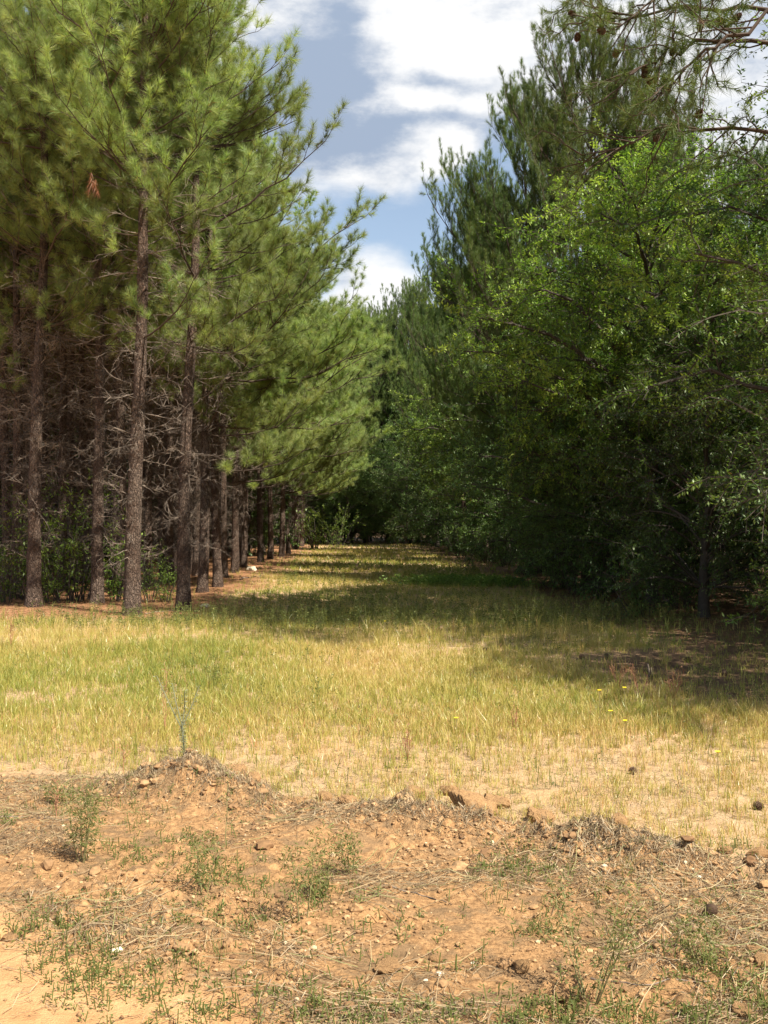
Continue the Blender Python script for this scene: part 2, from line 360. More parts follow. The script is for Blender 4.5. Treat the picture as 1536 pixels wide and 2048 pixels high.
def leaves(r, S, D, L, n, ll, lw, tint=(0, .9), dead=.01, flat=.8, clus=.35, cl=0.0):
    N = len(S); S = np.repeat(S, n, 0); Dd = np.repeat(D, n, 0); Lr = np.repeat(L, n)
    t = r.uniform(.05, 1, N * n)
    rad = rand_unit(r, N * n); rad[:, 2] *= .6; rad = unit(rad - (rad * Dd).sum(1, keepdims=True) * Dd)
    d = Dd * r.uniform(.1, .9, (N * n, 1)) + rad; d[:, 2] -= r.uniform(-.1, .5, N * n); d = unit(d)
    up = rand_unit(r, N * n) * (1 - flat) * 1.5 + np.array([0, 0, flat]); nrm = unit(up - (up * d).sum(1, keepdims=True) * d)
    s = np.cross(d, nrm); l = ll * r.uniform(.6, 1.15, N * n); wv = lw * r.uniform(.7, 1.1, N * n)
    b = S + Dd * (Lr * t)[:, None] + rad * .01
    mid = b + d * (l * .5)[:, None] - nrm * (l * .06)[:, None]
    V = np.stack([b, mid + s * (wv * .5)[:, None] + nrm * (wv * .18)[:, None], b + d * l[:, None], mid - s * (wv * .5)[:, None] + nrm * (wv * .18)[:, None]], 1).reshape(-1, 3)
    k = np.arange(N * n) * 4
    F_ = np.concatenate([np.stack([k, k + 1, k + 2], 1), np.stack([k, k + 2, k + 3], 1)])
    tt = np.clip(np.repeat(r.uniform(*tint, N), n) * (1 - clus) + r.uniform(*tint, N * n) * clus + (np.repeat(cl, n) if np.ndim(cl) else 0), 0, .94); tt = np.where(r.random(N * n) < dead, 1., tt)
    return V, F_, np.repeat(tt, 4)
def curve_pts(S, D, L, K, lift, r=None, wob=.0):
    """polylines from S along D (N,3), length L, tip rising by lift*L"""
    t = np.linspace(0, 1, K)[None, :, None]
    P = S[:, None] + D[:, None] * L[:, None, None] * t
    P[:, :, 2] += (lift * L)[:, None] * t[:, :, 0] ** 2
    if wob: P[:, 1:] += r.normal(size=(len(S), K - 1, 3)) * wob * L[:, None, None] * t[:, 1:] 
    return P
def on_curve(P, k, t):
    """points and tangents on polyline rows k at param t"""
    K = P.shape[1]; f = t * (K - 1); i = np.minimum(f.astype(int), K - 2); fr = (f - i)[:, None]
    a = P[k, i]; b = P[k, i + 1]; return a * (1 - fr) + b * fr, unit(b - a)

def trunk_mesh(r, H, r0, bend=.12, K=34, S=16, flare=.35, top=.12, mat='bark', name='trunk'):
    z = np.linspace(0, 1, K) ** 1.15; ph = r.uniform(0, 6.28, 4)
    x = bend * (np.sin(z * 3 + ph[0]) - np.sin(ph[0])) + .03 * (np.sin(z * 11 + ph[1]) - np.sin(ph[1])); y = bend * (np.sin(z * 2.6 + ph[2]) - np.sin(ph[2])) + .03 * (np.sin(z * 9 + ph[3]) - np.sin(ph[3]))
    P = np.stack([x, y, z * H - .06], 1)[None]
    rad = r0 * ((1 - z) * (1 - top) + top) * (1 + flare * np.exp(-z * H / .22))
    V, q = tubes(P, rad[None], S)
    c = np.repeat(P[0], S, 0); off = V - c
    ang = np.tile(np.arange(S), K)
    k = 1 + .16 * (vn(ang * .9 + 3 * ph[0], np.repeat(z * H * 3.2, S), 5) - .5) + .10 * (r.random(len(V)) - .5)
    V = c + off * k[:, None]
    def at_z(h):
        t = np.clip((np.asarray(h) + .06) / H, 0, 1); return np.stack([np.interp(t, z, x), np.interp(t, z, y), np.asarray(h, float)], -1), np.interp(t, z, rad)
    return mesh_np(name, V, [q], dict(tint=np.full(len(V), .5)), True, [M[mat]]), at_z

def pine(seed, H=13.5, r0=.15, base=lambda a: 5.0, maxlen=lambda a: 2.6, peak=.35, nbr=80, nsub=9, needles=52, ln=.17, wd=.0065, ang=(25, 75), mat='needle_y',
         dead=(1.2, 5.0, 26), lift=(.15, .45), deadlen=1.5, foxtail=False, bend=.12, pw=.65):
    r = np.random.default_rng(seed); out = {}
    me, atz = trunk_mesh(r, H, r0, bend); out['trunk'] = me
    az_ = (np.arange(nbr) * 2.399 + r.uniform(-.5, .5, nbr)) % (2 * np.pi)
    lo = np.array([base(a) for a in az_]); u = r.random(nbr) ** .9
    zz = lo + (H - .25 - lo) * u
    zz = np.round(zz / .42) * .42 + r.uniform(-.07, .07, nbr); zz = np.minimum(zz, H - .15)
    tt = np.clip((zz - lo) / (H - lo), 0, 1)
    mlen = np.array([maxlen(a) for a in az_])
    env = np.where(tt < peak, .72 + .28 * tt / peak, np.cos((tt - peak) / (1 - peak) * np.pi / 2) ** pw)
    L = np.maximum(mlen * env * r.uniform(.72, 1.12, nbr), .35)
    elv = np.radians(-4 + 58 * tt ** 1.2 + r.normal(0, 8, nbr)); 
    D = np.stack([np.cos(az_) * np.cos(elv), np.sin(az_) * np.cos(elv), np.sin(elv)], 1)
    S, _ = atz(zz); S = np.array(S)
    P = curve_pts(S, D, L, 8, lift[0] + (lift[1] - lift[0]) * r.random(nbr), r, .018)
    rb = (.006 + .0075 * L)[:, None] * np.linspace(1, .25, 8)[None]
    w_ = Acc(); w_.add(*tubes(P, rb, 5))
    # leader
    # secondary
    ns = np.maximum((nsub * (L / 2.2) ** .8).astype(int), 3); k = np.repeat(np.arange(nbr), ns)
    t = np.concatenate([np.linspace(.24, 1, n) for n in ns]) + r.uniform(-.03, .03, len(k)); t = np.clip(t, .2, 1)
    Sp, tg = on_curve(P, k, t)
    sgn = np.where(np.arange(len(k)) % 2 == 0, 1, -1)[:, None]
    sidev = unit(np.cross(tg, np.array([0, 0, 1.]))) * sgn
    upb = .55 if foxtail else .28
    D2 = unit(tg * r.uniform(.5, 1.0, (len(k), 1)) + sidev * r.uniform(.4, 1.0, (len(k), 1)) * (t < .97)[:, None] + np.array([0, 0, upb]) + r.normal(size=(len(k), 3)) * .2)
    L2 = np.maximum(L[k] * (.42 - .24 * t) * r.uniform(.7, 1.2, len(k)), .16)
    P2 = curve_pts(Sp, D2, L2, 5, np.full(len(k), .45 if foxtail else .22), r, .03)
    w_.add(*tubes(P2, (.0045 + .007 * L2)[:, None] * np.linspace(1, .4, 5)[None], 3))
    # twigs
    n3 = np.maximum((L2 / (.17 if foxtail else .11)).astype(int), 1) + 1; k3 = np.repeat(np.arange(len(k)), n3)
    t3 = np.concatenate([np.linspace(.35 if n > 2 else .6, 1, n) for n in n3]); S3, tg3 = on_curve(P2, k3, np.clip(t3, 0, 1))
    j = r.normal(size=(len(k3), 3)) * .55; j[t3 > .97] *= .3
    D3 = unit(tg3 + j + np.array([0, 0, .85 if foxtail else .25])); L3 = r.uniform(.10, .24, len(k3)) * (2.0 if foxtail else 1)
    P3 = curve_pts(S3, D3, L3, 3, np.full(len(k3), .15))
    w_.add(*tubes(P3, np.full((len(k3), 3), .0035), 3))
    bt = (r.random(nbr) - .5) * .28
    nd = Acc(); nd.add(*spikes(r, S3, unit(P3[:, -1] - P3[:, 0]), L3, needles, ln, wd, *ang, tint=(0, .8), droop=.10 if not foxtail else 0.0, cl=bt[k[k3]]))
    tip, _ = atz(np.linspace(H - .6, H - .06, 4)); tip = np.array(tip)
    nd.add(*spikes(r, tip, np.tile([[0, 0, 1.]], (4, 1)), np.full(4, .3), needles * 2, ln, wd, 15, 50))
    out['branches'] = w_.mesh('branches', M['limb']); out['crown'] = nd.mesh('crown', M[mat])
    if dead:
        nb = dead[2]; a = r.uniform(0, 6.283, nb); z = r.uniform(dead[0], dead[1], nb); Ld = deadlen * r.uniform(.25, 1.1, nb) * (.4 + .6 * (z - dead[0]) / (dead[1] - dead[0]))
        e = np.radians(r.normal(8, 16, nb)); Dd = np.stack([np.cos(a) * np.cos(e), np.sin(a) * np.cos(e), np.sin(e)], 1)
        Sd = np.array(atz(z)[0]); Pd = curve_pts(Sd, Dd, Ld, 7, r.normal(-.05, .22, nb), r, .022)
        d_ = Acc(); d_.add(*tubes(Pd, (.004 + .005 * Ld)[:, None] * np.linspace(1, .3, 7)[None], 4))
        kk = np.repeat(np.arange(nb), 7); t = r.uniform(.2, 1, len(kk)); Sp, tg = on_curve(Pd, kk, t)
        D2 = unit(tg + r.normal(size=(len(kk), 3)) * .7); L2 = Ld[kk] * r.uniform(.15, .5, len(kk))
        P2 = curve_pts(Sp, D2, L2, 5, r.normal(0, .3, len(kk)), r, .05); d_.add(*tubes(P2, np.linspace(.0042, .0018, 5)[None] * np.ones((len(kk), 1)), 3))
        k2 = np.repeat(np.arange(len(kk)), 2); Sp, tg = on_curve(P2, k2, r.uniform(.3, 1, len(k2)))
        P3 = curve_pts(Sp, unit(tg + r.normal(size=(len(k2), 3)) * .8), L2[k2] * r.uniform(.2, .6, len(k2)), 4, r.normal(0, .3, len(k2)), r, .06); d_.add(*tubes(P3, np.linspace(.003, .0015, 4)[None] * np.ones((len(k2), 1)), 3))
        out['dead_branches'] = d_.mesh('dead_branches', M['deadwood'])
    return out

def broadleaf(seed, H=8., r0=.13, rx=3., zlo=.8, nl=40, nsec=9, ntw=7, nlv=14, ll=.075, lw=.026, mat='leaf', twl=.38, stems=1, tint=(0, .9), peak=.45, sag=-.1, flat=.75):
    r = np.random.default_rng(seed); out = {}
    me, atz = trunk_mesh(r, H * .93, r0, .25, K=22, S=9, mat='oakbark'); out['trunk'] = me
    a = (np.arange(nl) * 2.399 + r.uniform(-.6, .6, nl)); u = (np.arange(nl) + r.random(nl)) / nl
    zt = zlo + (H - zlo) * u                      # height of limb tips
    s = (zt - zlo) / (H - zlo)
    env = np.where(s < peak, .70 + .30 * np.sin(s / peak * np.pi / 2), np.cos((s - peak) / (1 - peak) * np.pi / 2) ** .7)
    rr = rx * env * r.uniform(.55, 1.2, nl) + .15
    tip = np.stack([np.cos(a) * rr, np.sin(a) * rr, zt], 1)
    zb = np.clip(zt - rr * r.uniform(.15, .75, nl), H * .10, H * .9); S = np.array(atz(zb)[0])
    Dv = tip - S; L = np.linalg.norm(Dv, axis=1); D = Dv / L[:, None]
    P = curve_pts(S, D, L, 8, np.zeros(nl), r, .02); tt = np.linspace(0, 1, 8); P[:, :, 2] += (np.sin(tt * np.pi) * .12)[None] * L[:, None]
    w_ = Acc(); w_.add(*tubes(P, (.010 + .011 * L)[:, None] * np.linspace(1, .25, 8)[None], 5))
    ns = np.maximum((nsec * (L / 2.8)).astype(int), 4); k = np.repeat(np.arange(nl), ns); t = np.clip(np.concatenate([np.linspace(.22, 1, n) for n in ns]) + r.uniform(-.04, .04, len(k)), .15, 1)
    Sp, tg = on_curve(P, k, t); D2 = unit(tg * .8 + r.normal(size=(len(k), 3)) * [.75, .75, .5] + [0, 0, .1]); L2 = r.uniform(.5, 1.25, len(k)) * (rx / 3) ** .5
    P2 = curve_pts(Sp, D2, L2, 6, np.full(len(k), sag) + r.normal(0, .1, len(k)), r, .03); w_.add(*tubes(P2, np.linspace(.010, .004, 6)[None] * np.ones((len(k), 1)), 3))
    k3 = np.repeat(np.arange(len(k)), ntw); t3 = np.tile(np.linspace(.2, 1, ntw), len(k)); S3, tg3 = on_curve(P2, k3, t3)
    D3 = unit(tg3 * .8 + r.normal(size=(len(k3), 3)) * .6 + [0, 0, .1]); L3 = twl * r.uniform(.5, 1.2, len(k3))
    P3 = curve_pts(S3, D3, L3, 3, np.full(len(k3), sag)); w_.add(*tubes(P3, np.full((len(k3), 3), .0028), 3))
    lv = Acc(); lv.add(*leaves(r, S3, unit(P3[:, -1] - P3[:, 0]), L3, nlv, ll, lw, tint=tint, flat=flat, cl=np.repeat(r.normal(0, .17, len(k)) + r.normal(0, .12, nl)[k], ntw)))
    out['branches'] = w_.mesh('branches', M['oakbark']); out['crown'] = lv.mesh('crown', M[mat])
    return out
def shrub(seed, H=1.4, rx=.9, nst=9, ntw=10, nlv=10, ll=.085, lw=.035, mat='leaf_b', tint=(0, .9)):
    r = np.random.default_rng(seed); a = r.uniform(0, 6.28, nst); rr = rx * r.uniform(.2, 1, nst); L = H * r.uniform(.6, 1.1, nst)
    S = np.stack([np.cos(a) * rr * .2, np.sin(a) * rr * .2, np.full(nst, -.03)], 1); D = unit(np.stack([np.cos(a) * rr * .8, np.sin(a) * rr * .8, L], 1))
    P = curve_pts(S, D, L, 7, np.zeros(nst), r, .03); w_ = Acc(); w_.add(*tubes(P, np.linspace(.012, .003, 7)[None] * np.ones((nst, 1)), 4))
    k = np.repeat(np.arange(nst), ntw); t = np.tile(np.linspace(.15, 1, ntw), nst); Sp, tg = on_curve(P, k, t)
    D2 = unit(tg * .5 + r.normal(size=(len(k), 3)) * .7); L2 = r.uniform(.15, .5, len(k)) * rx; P2 = curve_pts(Sp, D2, L2, 4, np.full(len(k), .1)); w_.add(*tubes(P2, np.full((len(k), 4), .003), 3))
    lv = Acc(); lv.add(*leaves(r, Sp, D2, L2, nlv, ll, lw, tint=tint))
    return dict(stems=w_.mesh('stems', M['oakbark']), leaves=lv.mesh('leaves', M[mat]))

def place(kind, parts, x, y, label, cat, group=None, rz=0, sc=1, z=None, tilt=None):
    e = empty(kind, (x, y, (gh(x, y) - .02) if z is None else z), rz, sc)
    if tilt: e.rotation_euler = (tilt[0], tilt[1], rz)
    for n, me in parts.items(): link(n, me, e)
    return tag(e, label, cat, group)

# ------------------------------------------------------------------ pines of the left stand
def ang0(a): return (1 + math.cos(a)) / 2        # 1 on the lane side (+x)
def ang1(a): return (1 + math.cos(a + .7)) / 2   # 1 towards lane and camera
edge = [pine(100 + q, H=13.6 + .5 * q, r0=.138 - .008 * q, base=lambda a: 6.1 - 1.9 * ang1(a) ** 1.5, maxlen=lambda a: 2.0 + .45 * ang0(a), nbr=94, nsub=9, needles=90, wd=.0048, ln=.19, peak=.26, pw=2.1, dead=(.8, 7.0, 110), deadlen=1.35) for q in range(3)]
lane = [pine(120 + q, H=13.4 + .5 * q, r0=.125, base=lambda a: 5.2 - 2.7 * ang0(a) ** 1.4, pw=2.2, maxlen=lambda a: 1.7 + 2.35 * ang0(a), nbr=100, nsub=10, needles=84, wd=.0058, ln=.19, dead=(1.0, 5.6, 50), peak=.18) for q in range(3)]
inner = [pine(140 + q, H=13.8, r0=.12, base=lambda a: 6.2, maxlen=lambda a: 2.4, nbr=66, nsub=8, needles=50, wd=.014, dead=(.8, 7.4, 110), deadlen=1.7) for q in range(3)]
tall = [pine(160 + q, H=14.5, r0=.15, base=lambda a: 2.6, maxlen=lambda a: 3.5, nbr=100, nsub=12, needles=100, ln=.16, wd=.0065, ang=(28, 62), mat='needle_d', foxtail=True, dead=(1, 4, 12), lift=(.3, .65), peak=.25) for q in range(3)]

LB = [broadleaf(220, H=7.5, rx=2.8, zlo=.2, nl=44, nsec=8, ntw=6, nlv=12, ll=.13, lw=.07), broadleaf(221, H=8, rx=3., zlo=.2, nl=44, nsec=8, ntw=6, nlv=12, ll=.13, lw=.07)]
# front row, by photo position of the foot of the trunk
FR = [  # px, py, kit, scale, label
    (265, 1237, edge[0], 1.0, 'thickest front pine with rough bark, upright trunk at the corner of the left stand'),
    (367, 1229, edge[1], .93, 'slimmer front pine with bare lower trunk, nearest the mouth of the grassy lane'),
    (195, 1216, edge[2], .97, 'front pine with pale flaking bark at its foot among green shrubs'),
    (68, 1222, edge[1], 1.0, 'dark straight front pine standing second from the left edge of the photo'),
    (33, 1205, edge[0], .86, 'thin reddish pine at the far left edge of the photo'),
]
for n_, (px, py, kit, sc, lb) in enumerate(FR):
    x, y = at(px, py); place('pine_tree', kit, x, y, lb, 'tree', 'front pines of the left stand', [0.1, -.35, .5, .25, -.6][n_], sc)
LR = [(405, 1191, 'first pine of the lane row, slim dark trunk behind the two front pines'),
      (436, 1178, 'wide dark pine just beyond the first pine of the lane row'),
      (470, 1148, 'pine of the lane row with the pale sand heap at its foot'),
      (487, 1137, 'dark pine close behind the pine with the pale sand heap'),
      (522, 1128, 'slim pine midway down the lane row, set back in shade'),
      (541, 1121, 'leaning dark pine midway down the left side of the lane'),
      (563, 1116, 'straight pine just beyond the leaning one on the lane'),
      (577, 1109, 'second to last visible pine of the lane row'),
      (592, 1100, 'farthest visible trunk of the lane row before the bright green bush')]
for q, (px, py, lb) in enumerate(LR):
    x, y = at(px, py); place('pine_tree', lane[q % 3], x, y, lb, 'tree', 'pines lining the left side of the lane', random.uniform(-.35, .3), random.uniform(.92, 1.05))
for q in range(9):
    y = 68 + q * 4.3; place('pine_tree', lane[q % 3], -5.4 - q * .12 + random.uniform(-.4, .4), y, 'distant pine on the left side of the lane, merged with its neighbours', 'tree', 'distant pines at the far left of the lane', random.uniform(-.5, .5), random.uniform(1.0, 1.2))
# stand interior
taken = [at(a, b) for a, b, *_ in FR] + [at(a, b) for a, b, _ in LR]
cnt = 0
for row in range(9):
    for col_ in range(24):
        x = -5.6 - row * 2.25 + random.uniform(-.35, .35); y = 18.0 + col_ * 2.2 + random.uniform(-.5, .5)
        if x < -.40 * y - 2.5: continue
        if row > 4 and y > 55: continue
        if y < 21.3: continue
        if any((x - a) ** 2 + (y - b) ** 2 < 1.4 for a, b in taken): continue
        sun_side = random.random()
        place('pine_tree', inner[cnt % 3], x, y, 'slender pine trunk with dead twigs in the shaded interior of the left stand' if y < 30 else 'thin dark pine trunk far back in the left stand', 'tree',
              'pines inside the left stand' if y < 30 else 'pines far back in the left stand', random.uniform(0, 6.28), random.uniform(.85, 1.08)); cnt += 1
for q in range(22):
    a = -.02 - .022 * q if q < 17 else -.1 - .06 * (q - 16); y = 50 + (q % 3) * 5 if q < 17 else 40
    place('oak_tree', LB[q % 2], -6.5 + (a + .02) * y * 1.0, y, 'dark leafy oak closing the view at the back of the left stand', 'tree', 'oaks at the back of the left stand', random.uniform(0, 6.28), random.uniform(.85, 1.1))
for q, (px, py) in enumerate([(327, 1166), (297, 1178), (128, 1186), (12, 1192), (228, 1182), (352, 1158), (160, 1174), (90, 1176), (448, 1160), (388, 1150)]):
    x, y = at(px, py); place('pine_tree', inner[q % 3], x, y, ['slim dark trunk between the two front pines', 'dark trunk close behind the thickest front pine', 'dark trunk behind the shrubs, midway between the left-edge pines and the flaking one', 'dark trunk cut by the left edge of the photo', 'dark trunk between the flaking pine and the thickest one',
        'thin dark trunk just left of the slimmer front pine, further back', 'second dark trunk left of the flaking pine, further back', 'thin dark trunk right of the second left-edge pine', 'thin dark trunk beside the wide dark pine of the lane row', 'thin dark trunk behind the slimmer front pine'][q], 'tree', 'pines inside the left stand', q * 1.3, .92)
# dead red spray caught in the crown
r_ = np.random.default_rng(5)
x0, y0 = at(265, 1237)
root = [o for o in bpy.data.objects if o.get('label', '').startswith('thickest front pine')][0]
yc = y0 - 2.0; wx, wz = (187 - 768) / F * yc, (HZ - 372) / F * yc + EYE; ca, sa = math.cos(-.1), math.sin(-.1); dx, dy = wx - x0, yc - y0
S_ = np.array([dx * ca - dy * sa, dx * sa + dy * ca, wz + .12]) + r_.normal(0, .09, (8, 3)) * [.4, .4, 1.3]
ra = Acc(); ra.add(*spikes(r_, S_, unit(np.array([0, 0, -1.]) + r_.normal(0, .25, (8, 3))), np.full(8, .12), 26, .14, .0045, 5, 50))
link('dead_spray', ra.mesh('dead_spray', M['needle_dead']), root)

# ------------------------------------------------------------------ right side
bl = [broadleaf(200, H=9.3, rx=3.5, zlo=.55, nl=60, nsec=14, ntw=7, nlv=17, lw=.038, ll=.088),
      broadleaf(201, H=8.0, rx=3.0, zlo=.4, nl=52, nsec=14, ntw=7, nlv=17, lw=.038, ll=.088),
      broadleaf(202, H=6.5, rx=2.5, zlo=.35, nl=54, nsec=12, ntw=7, nlv=17, lw=.034, ll=.078)]
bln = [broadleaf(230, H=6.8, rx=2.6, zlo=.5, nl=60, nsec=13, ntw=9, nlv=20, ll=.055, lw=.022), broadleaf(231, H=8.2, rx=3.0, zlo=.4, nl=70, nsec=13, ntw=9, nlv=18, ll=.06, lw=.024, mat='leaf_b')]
blb = broadleaf(210, H=8.6, rx=3.1, zlo=3.0, nl=54, nsec=15, ntw=7, nlv=17, mat='leaf_b', ll=.09, lw=.036)  # crown starts high, so the sunlit leaf colour stays in the top
RT = [  # kit, x, y, scale, rz, label, kind, group
    (bln[1], 7.2, 12.6, 1.12, .3, 'nearest dark oak reaching in from the right edge of the photo', 'oak_tree'),
    (bln[0], 6.0, 8.9, .96, 1.0, 'leafy oak beside the viewer whose shade falls on the right of the field', 'oak_tree'),
    (bl[0], 8.9, 17.9, 1.12, 1.3, 'tall dark oak behind the nearest oak at the right edge', 'oak_tree'),
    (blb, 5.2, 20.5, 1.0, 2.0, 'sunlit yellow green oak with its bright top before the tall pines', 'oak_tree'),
    (bl[1], 5.5, 20.3, .76, 3.0, 'dark green oak added as the shaded lower half of the yellow green crown', 'oak_tree'),  # added oak, its dark leaves stand in for shade under the bright crown
    (bl[2], 5.3, 17.4, .74, 5.0, 'low dark oak bush added for the shade low on the yellow green oak', 'oak_tree'),  # added in front to darken the same shaded lower half
    (bl[1], 7.9, 14.6, .62, 2.2, 'low dark oak bush at the right edge behind the nearest oak', 'oak_tree'),
    (bl[0], 5.3, 24.2, .84, 2.6, 'dark bushy oak hanging low over the shaded edge of the lane', 'oak_tree'),
    (bl[1], 5.4, 26.5, .95, .9, 'dark oak just beyond the low bushy one on the right of the lane', 'oak_tree'),
    (bl[2], 4.9, 33, 1.1, 4.0, 'small oak under the pine tops midway down the right of the lane', 'oak_tree'),
    (bl[1], 5.0, 42, 1.0, 5.0, 'oak on the right of the lane beyond the midway one', 'oak_tree'),
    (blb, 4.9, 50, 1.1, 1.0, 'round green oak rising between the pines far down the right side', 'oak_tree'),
    (bl[2], 4.2, 60, 1.3, 2.0, 'low oak closing in on the lane from the right', 'oak_tree'),
    (bl[1], 3.4, 67, 1.0, 2.2, 'dark oak added to shade the lane near its far end', 'oak_tree'),
    (bl[0], 1.6, 75, 1.0, .2, 'last dark oak, added in the lane end itself for its shade', 'oak_tree'),  # this oak and the one before it are added to shade the lane end
    (bl[0], 10.5, 22, 1.0, 3.3, 'oak hidden mostly behind the sunlit yellow green oak', 'oak_tree'),
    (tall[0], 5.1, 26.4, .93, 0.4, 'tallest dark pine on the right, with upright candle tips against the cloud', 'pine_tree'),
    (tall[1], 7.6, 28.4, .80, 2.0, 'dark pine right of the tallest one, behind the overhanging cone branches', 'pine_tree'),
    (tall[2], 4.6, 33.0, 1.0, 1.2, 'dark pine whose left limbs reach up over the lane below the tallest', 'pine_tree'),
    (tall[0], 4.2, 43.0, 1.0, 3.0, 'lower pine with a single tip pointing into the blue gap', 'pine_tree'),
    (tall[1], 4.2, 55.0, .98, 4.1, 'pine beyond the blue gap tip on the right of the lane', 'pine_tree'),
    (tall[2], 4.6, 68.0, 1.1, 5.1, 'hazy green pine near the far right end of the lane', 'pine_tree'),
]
for kit, x, y, sc, rz, lb, kn in RT:
    place(kn, kit, x, y, lb, 'tree', 'oaks along the right of the lane' if kn == 'oak_tree' else 'tall pines along the right of the lane', rz, sc)
random.seed(3)
for q in range(40):   # deeper right wood
    y = 17 + q * 1.8; x = float(right_edge(y)) + random.uniform(6.0, 12.0) + (3.5 if y < 27 else 0)
    kit = [bl[0], tall[q % 3], bl[1]][q % 3]
    if q % 3 == 1 and y < 36: continue
    place('pine_tree' if q % 3 == 1 else 'oak_tree', kit, float(x), y, 'dark %s inside the right wood, seen only through gaps' % ('pine' if q % 3 == 1 else 'oak'), 'tree', '%s deep in the right wood' % ('pines' if q % 3 == 1 else 'oaks'), random.uniform(0, 6.28), random.uniform(.85, 1.1))
for q in range(26):   # far end of the lane
    x = -11 + (q % 13) * 1.9 + random.uniform(-.5, .5); y = 84 + 11 * (q // 13) + random.uniform(-2, 5)
    place('pine_tree', tall[q % 3], x, y, 'distant pine closing the far end of the lane', 'tree', 'pines closing the far end of the lane', random.uniform(0, 6.28), random.uniform(1.15, 1.42))
for q in range(24):
    x = -9.5 + (q % 12) * 1.7 + random.uniform(-.5, .5); y = 80 + 6 * (q // 12) + random.uniform(-2, 2)
    place('oak_tree', bl[q % 3], x, y, 'low dark oak under the pines at the far end of the lane', 'tree', 'oaks at the far end of the lane', random.uniform(0, 6.28), random.uniform(.75, 1.0))
sh = [shrub(300), shrub(301, 1.9, 1.1, 12), shrub(302, 1.0, .8, 8)]
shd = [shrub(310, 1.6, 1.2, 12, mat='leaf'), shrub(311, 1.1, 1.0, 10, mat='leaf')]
for q, (px, py, s, lb) in enumerate([(612, 1098, 2.2, 'leafy green bush at the far left corner of the lane, nearest the row pines'), (642, 1094, 1.5, 'smaller green bush in the lane end, right of the other')]):
    x, y = [(-3.9, 60.), (-2.9, 64.)][q]; place('shrub', sh[q], x, y, lb, 'shrub', 'bright bushes at the lane end', q, s * .9)
# undergrowth among the left trunks
for q, (px, py, s, lb) in enumerate([(105, 1208, 1.0, 'leafy green shrub between the two left-edge trunks'), (140, 1196, 1.15, 'tall leafy shrub left of the pale flaking trunk'), (228, 1206, .95, 'leafy shrub between the pale flaking trunk and the thickest pine'),
                                     (160, 1185, 1.2, 'shrub half hidden behind the pale flaking trunk'), (15, 1200, .9, 'dim shrub at the left edge of the photo'), (300, 1190, .6, 'low shrub behind the thickest pine'), (330, 1178, .6, 'low shrub between the two front trunks'), (60, 1185, 1.1, 'shrub in shade behind the left-edge trunks')]):
    x, y = at(px, py); yy = 19.9 + .25 * (q % 4); x *= yy / y; y = yy; s *= 1.0; place('shrub', sh[q % 2], x, y, lb, 'shrub', 'shrubs among the left trunks', q * 1.7, s)
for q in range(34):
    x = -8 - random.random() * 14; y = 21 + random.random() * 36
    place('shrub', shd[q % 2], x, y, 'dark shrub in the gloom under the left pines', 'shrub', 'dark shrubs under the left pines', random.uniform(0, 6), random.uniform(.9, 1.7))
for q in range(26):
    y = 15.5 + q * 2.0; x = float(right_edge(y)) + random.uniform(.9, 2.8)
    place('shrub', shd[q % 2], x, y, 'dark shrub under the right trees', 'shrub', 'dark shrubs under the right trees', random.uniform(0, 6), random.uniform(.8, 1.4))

# ------------------------------------------------------------------ overhanging cone-bearing pine, upper right
def cone_mesh(r, L=.085, W=.034, n=70):
    a = Acc(); t = np.linspace(0, 1, n); ph = t * n * 2.399
    rad = W * np.sin(np.clip(t * .93 + .07, 0, 1) * np.pi) ** .7
    P = np.stack([np.cos(ph) * rad * .45, np.sin(ph) * rad * .45, t * L], 1); d = unit(np.stack([np.cos(ph), np.sin(ph), .25 + .9 * t], 1))
    sv = np.stack([-np.sin(ph), np.cos(ph), 0 * ph], 1); ln_ = (.010 + rad * .55)[:, None]; wd_ = (.006 + rad * .24)[:, None]
    up = np.cross(sv, d)
    V = np.stack([P - sv * wd_ * .5, P + sv * wd_ * .5, P + d * ln_ * .8 + sv * wd_, P + d * ln_ + up * .002, P + d * ln_ * .8 - sv * wd_,
                  P + d * ln_ * .5 - up * .005], 1).reshape(-1, 3)
    k = np.arange(n) * 6
    F_ = np.concatenate([np.stack(z, 1) for z in [(k, k + 1, k + 2), (k, k + 2, k + 3), (k, k + 3, k + 4), (k + 5, k + 2, k + 1), (k + 5, k + 3, k + 2), (k + 5, k + 4, k + 3), (k + 5, k, k + 4), (k + 5, k + 1, k)]])
    a.add(V, F_)
    V, q = tubes(np.array([[[0, 0, 0], [0, 0, L * .5], [0, 0, L * .95]]]), np.array([[W * .35, W * .5, W * .12]]), 7); a.add(V, q)
    return a.mesh('pine_cone', M['cone'])
cm = cone_mesh(rng)
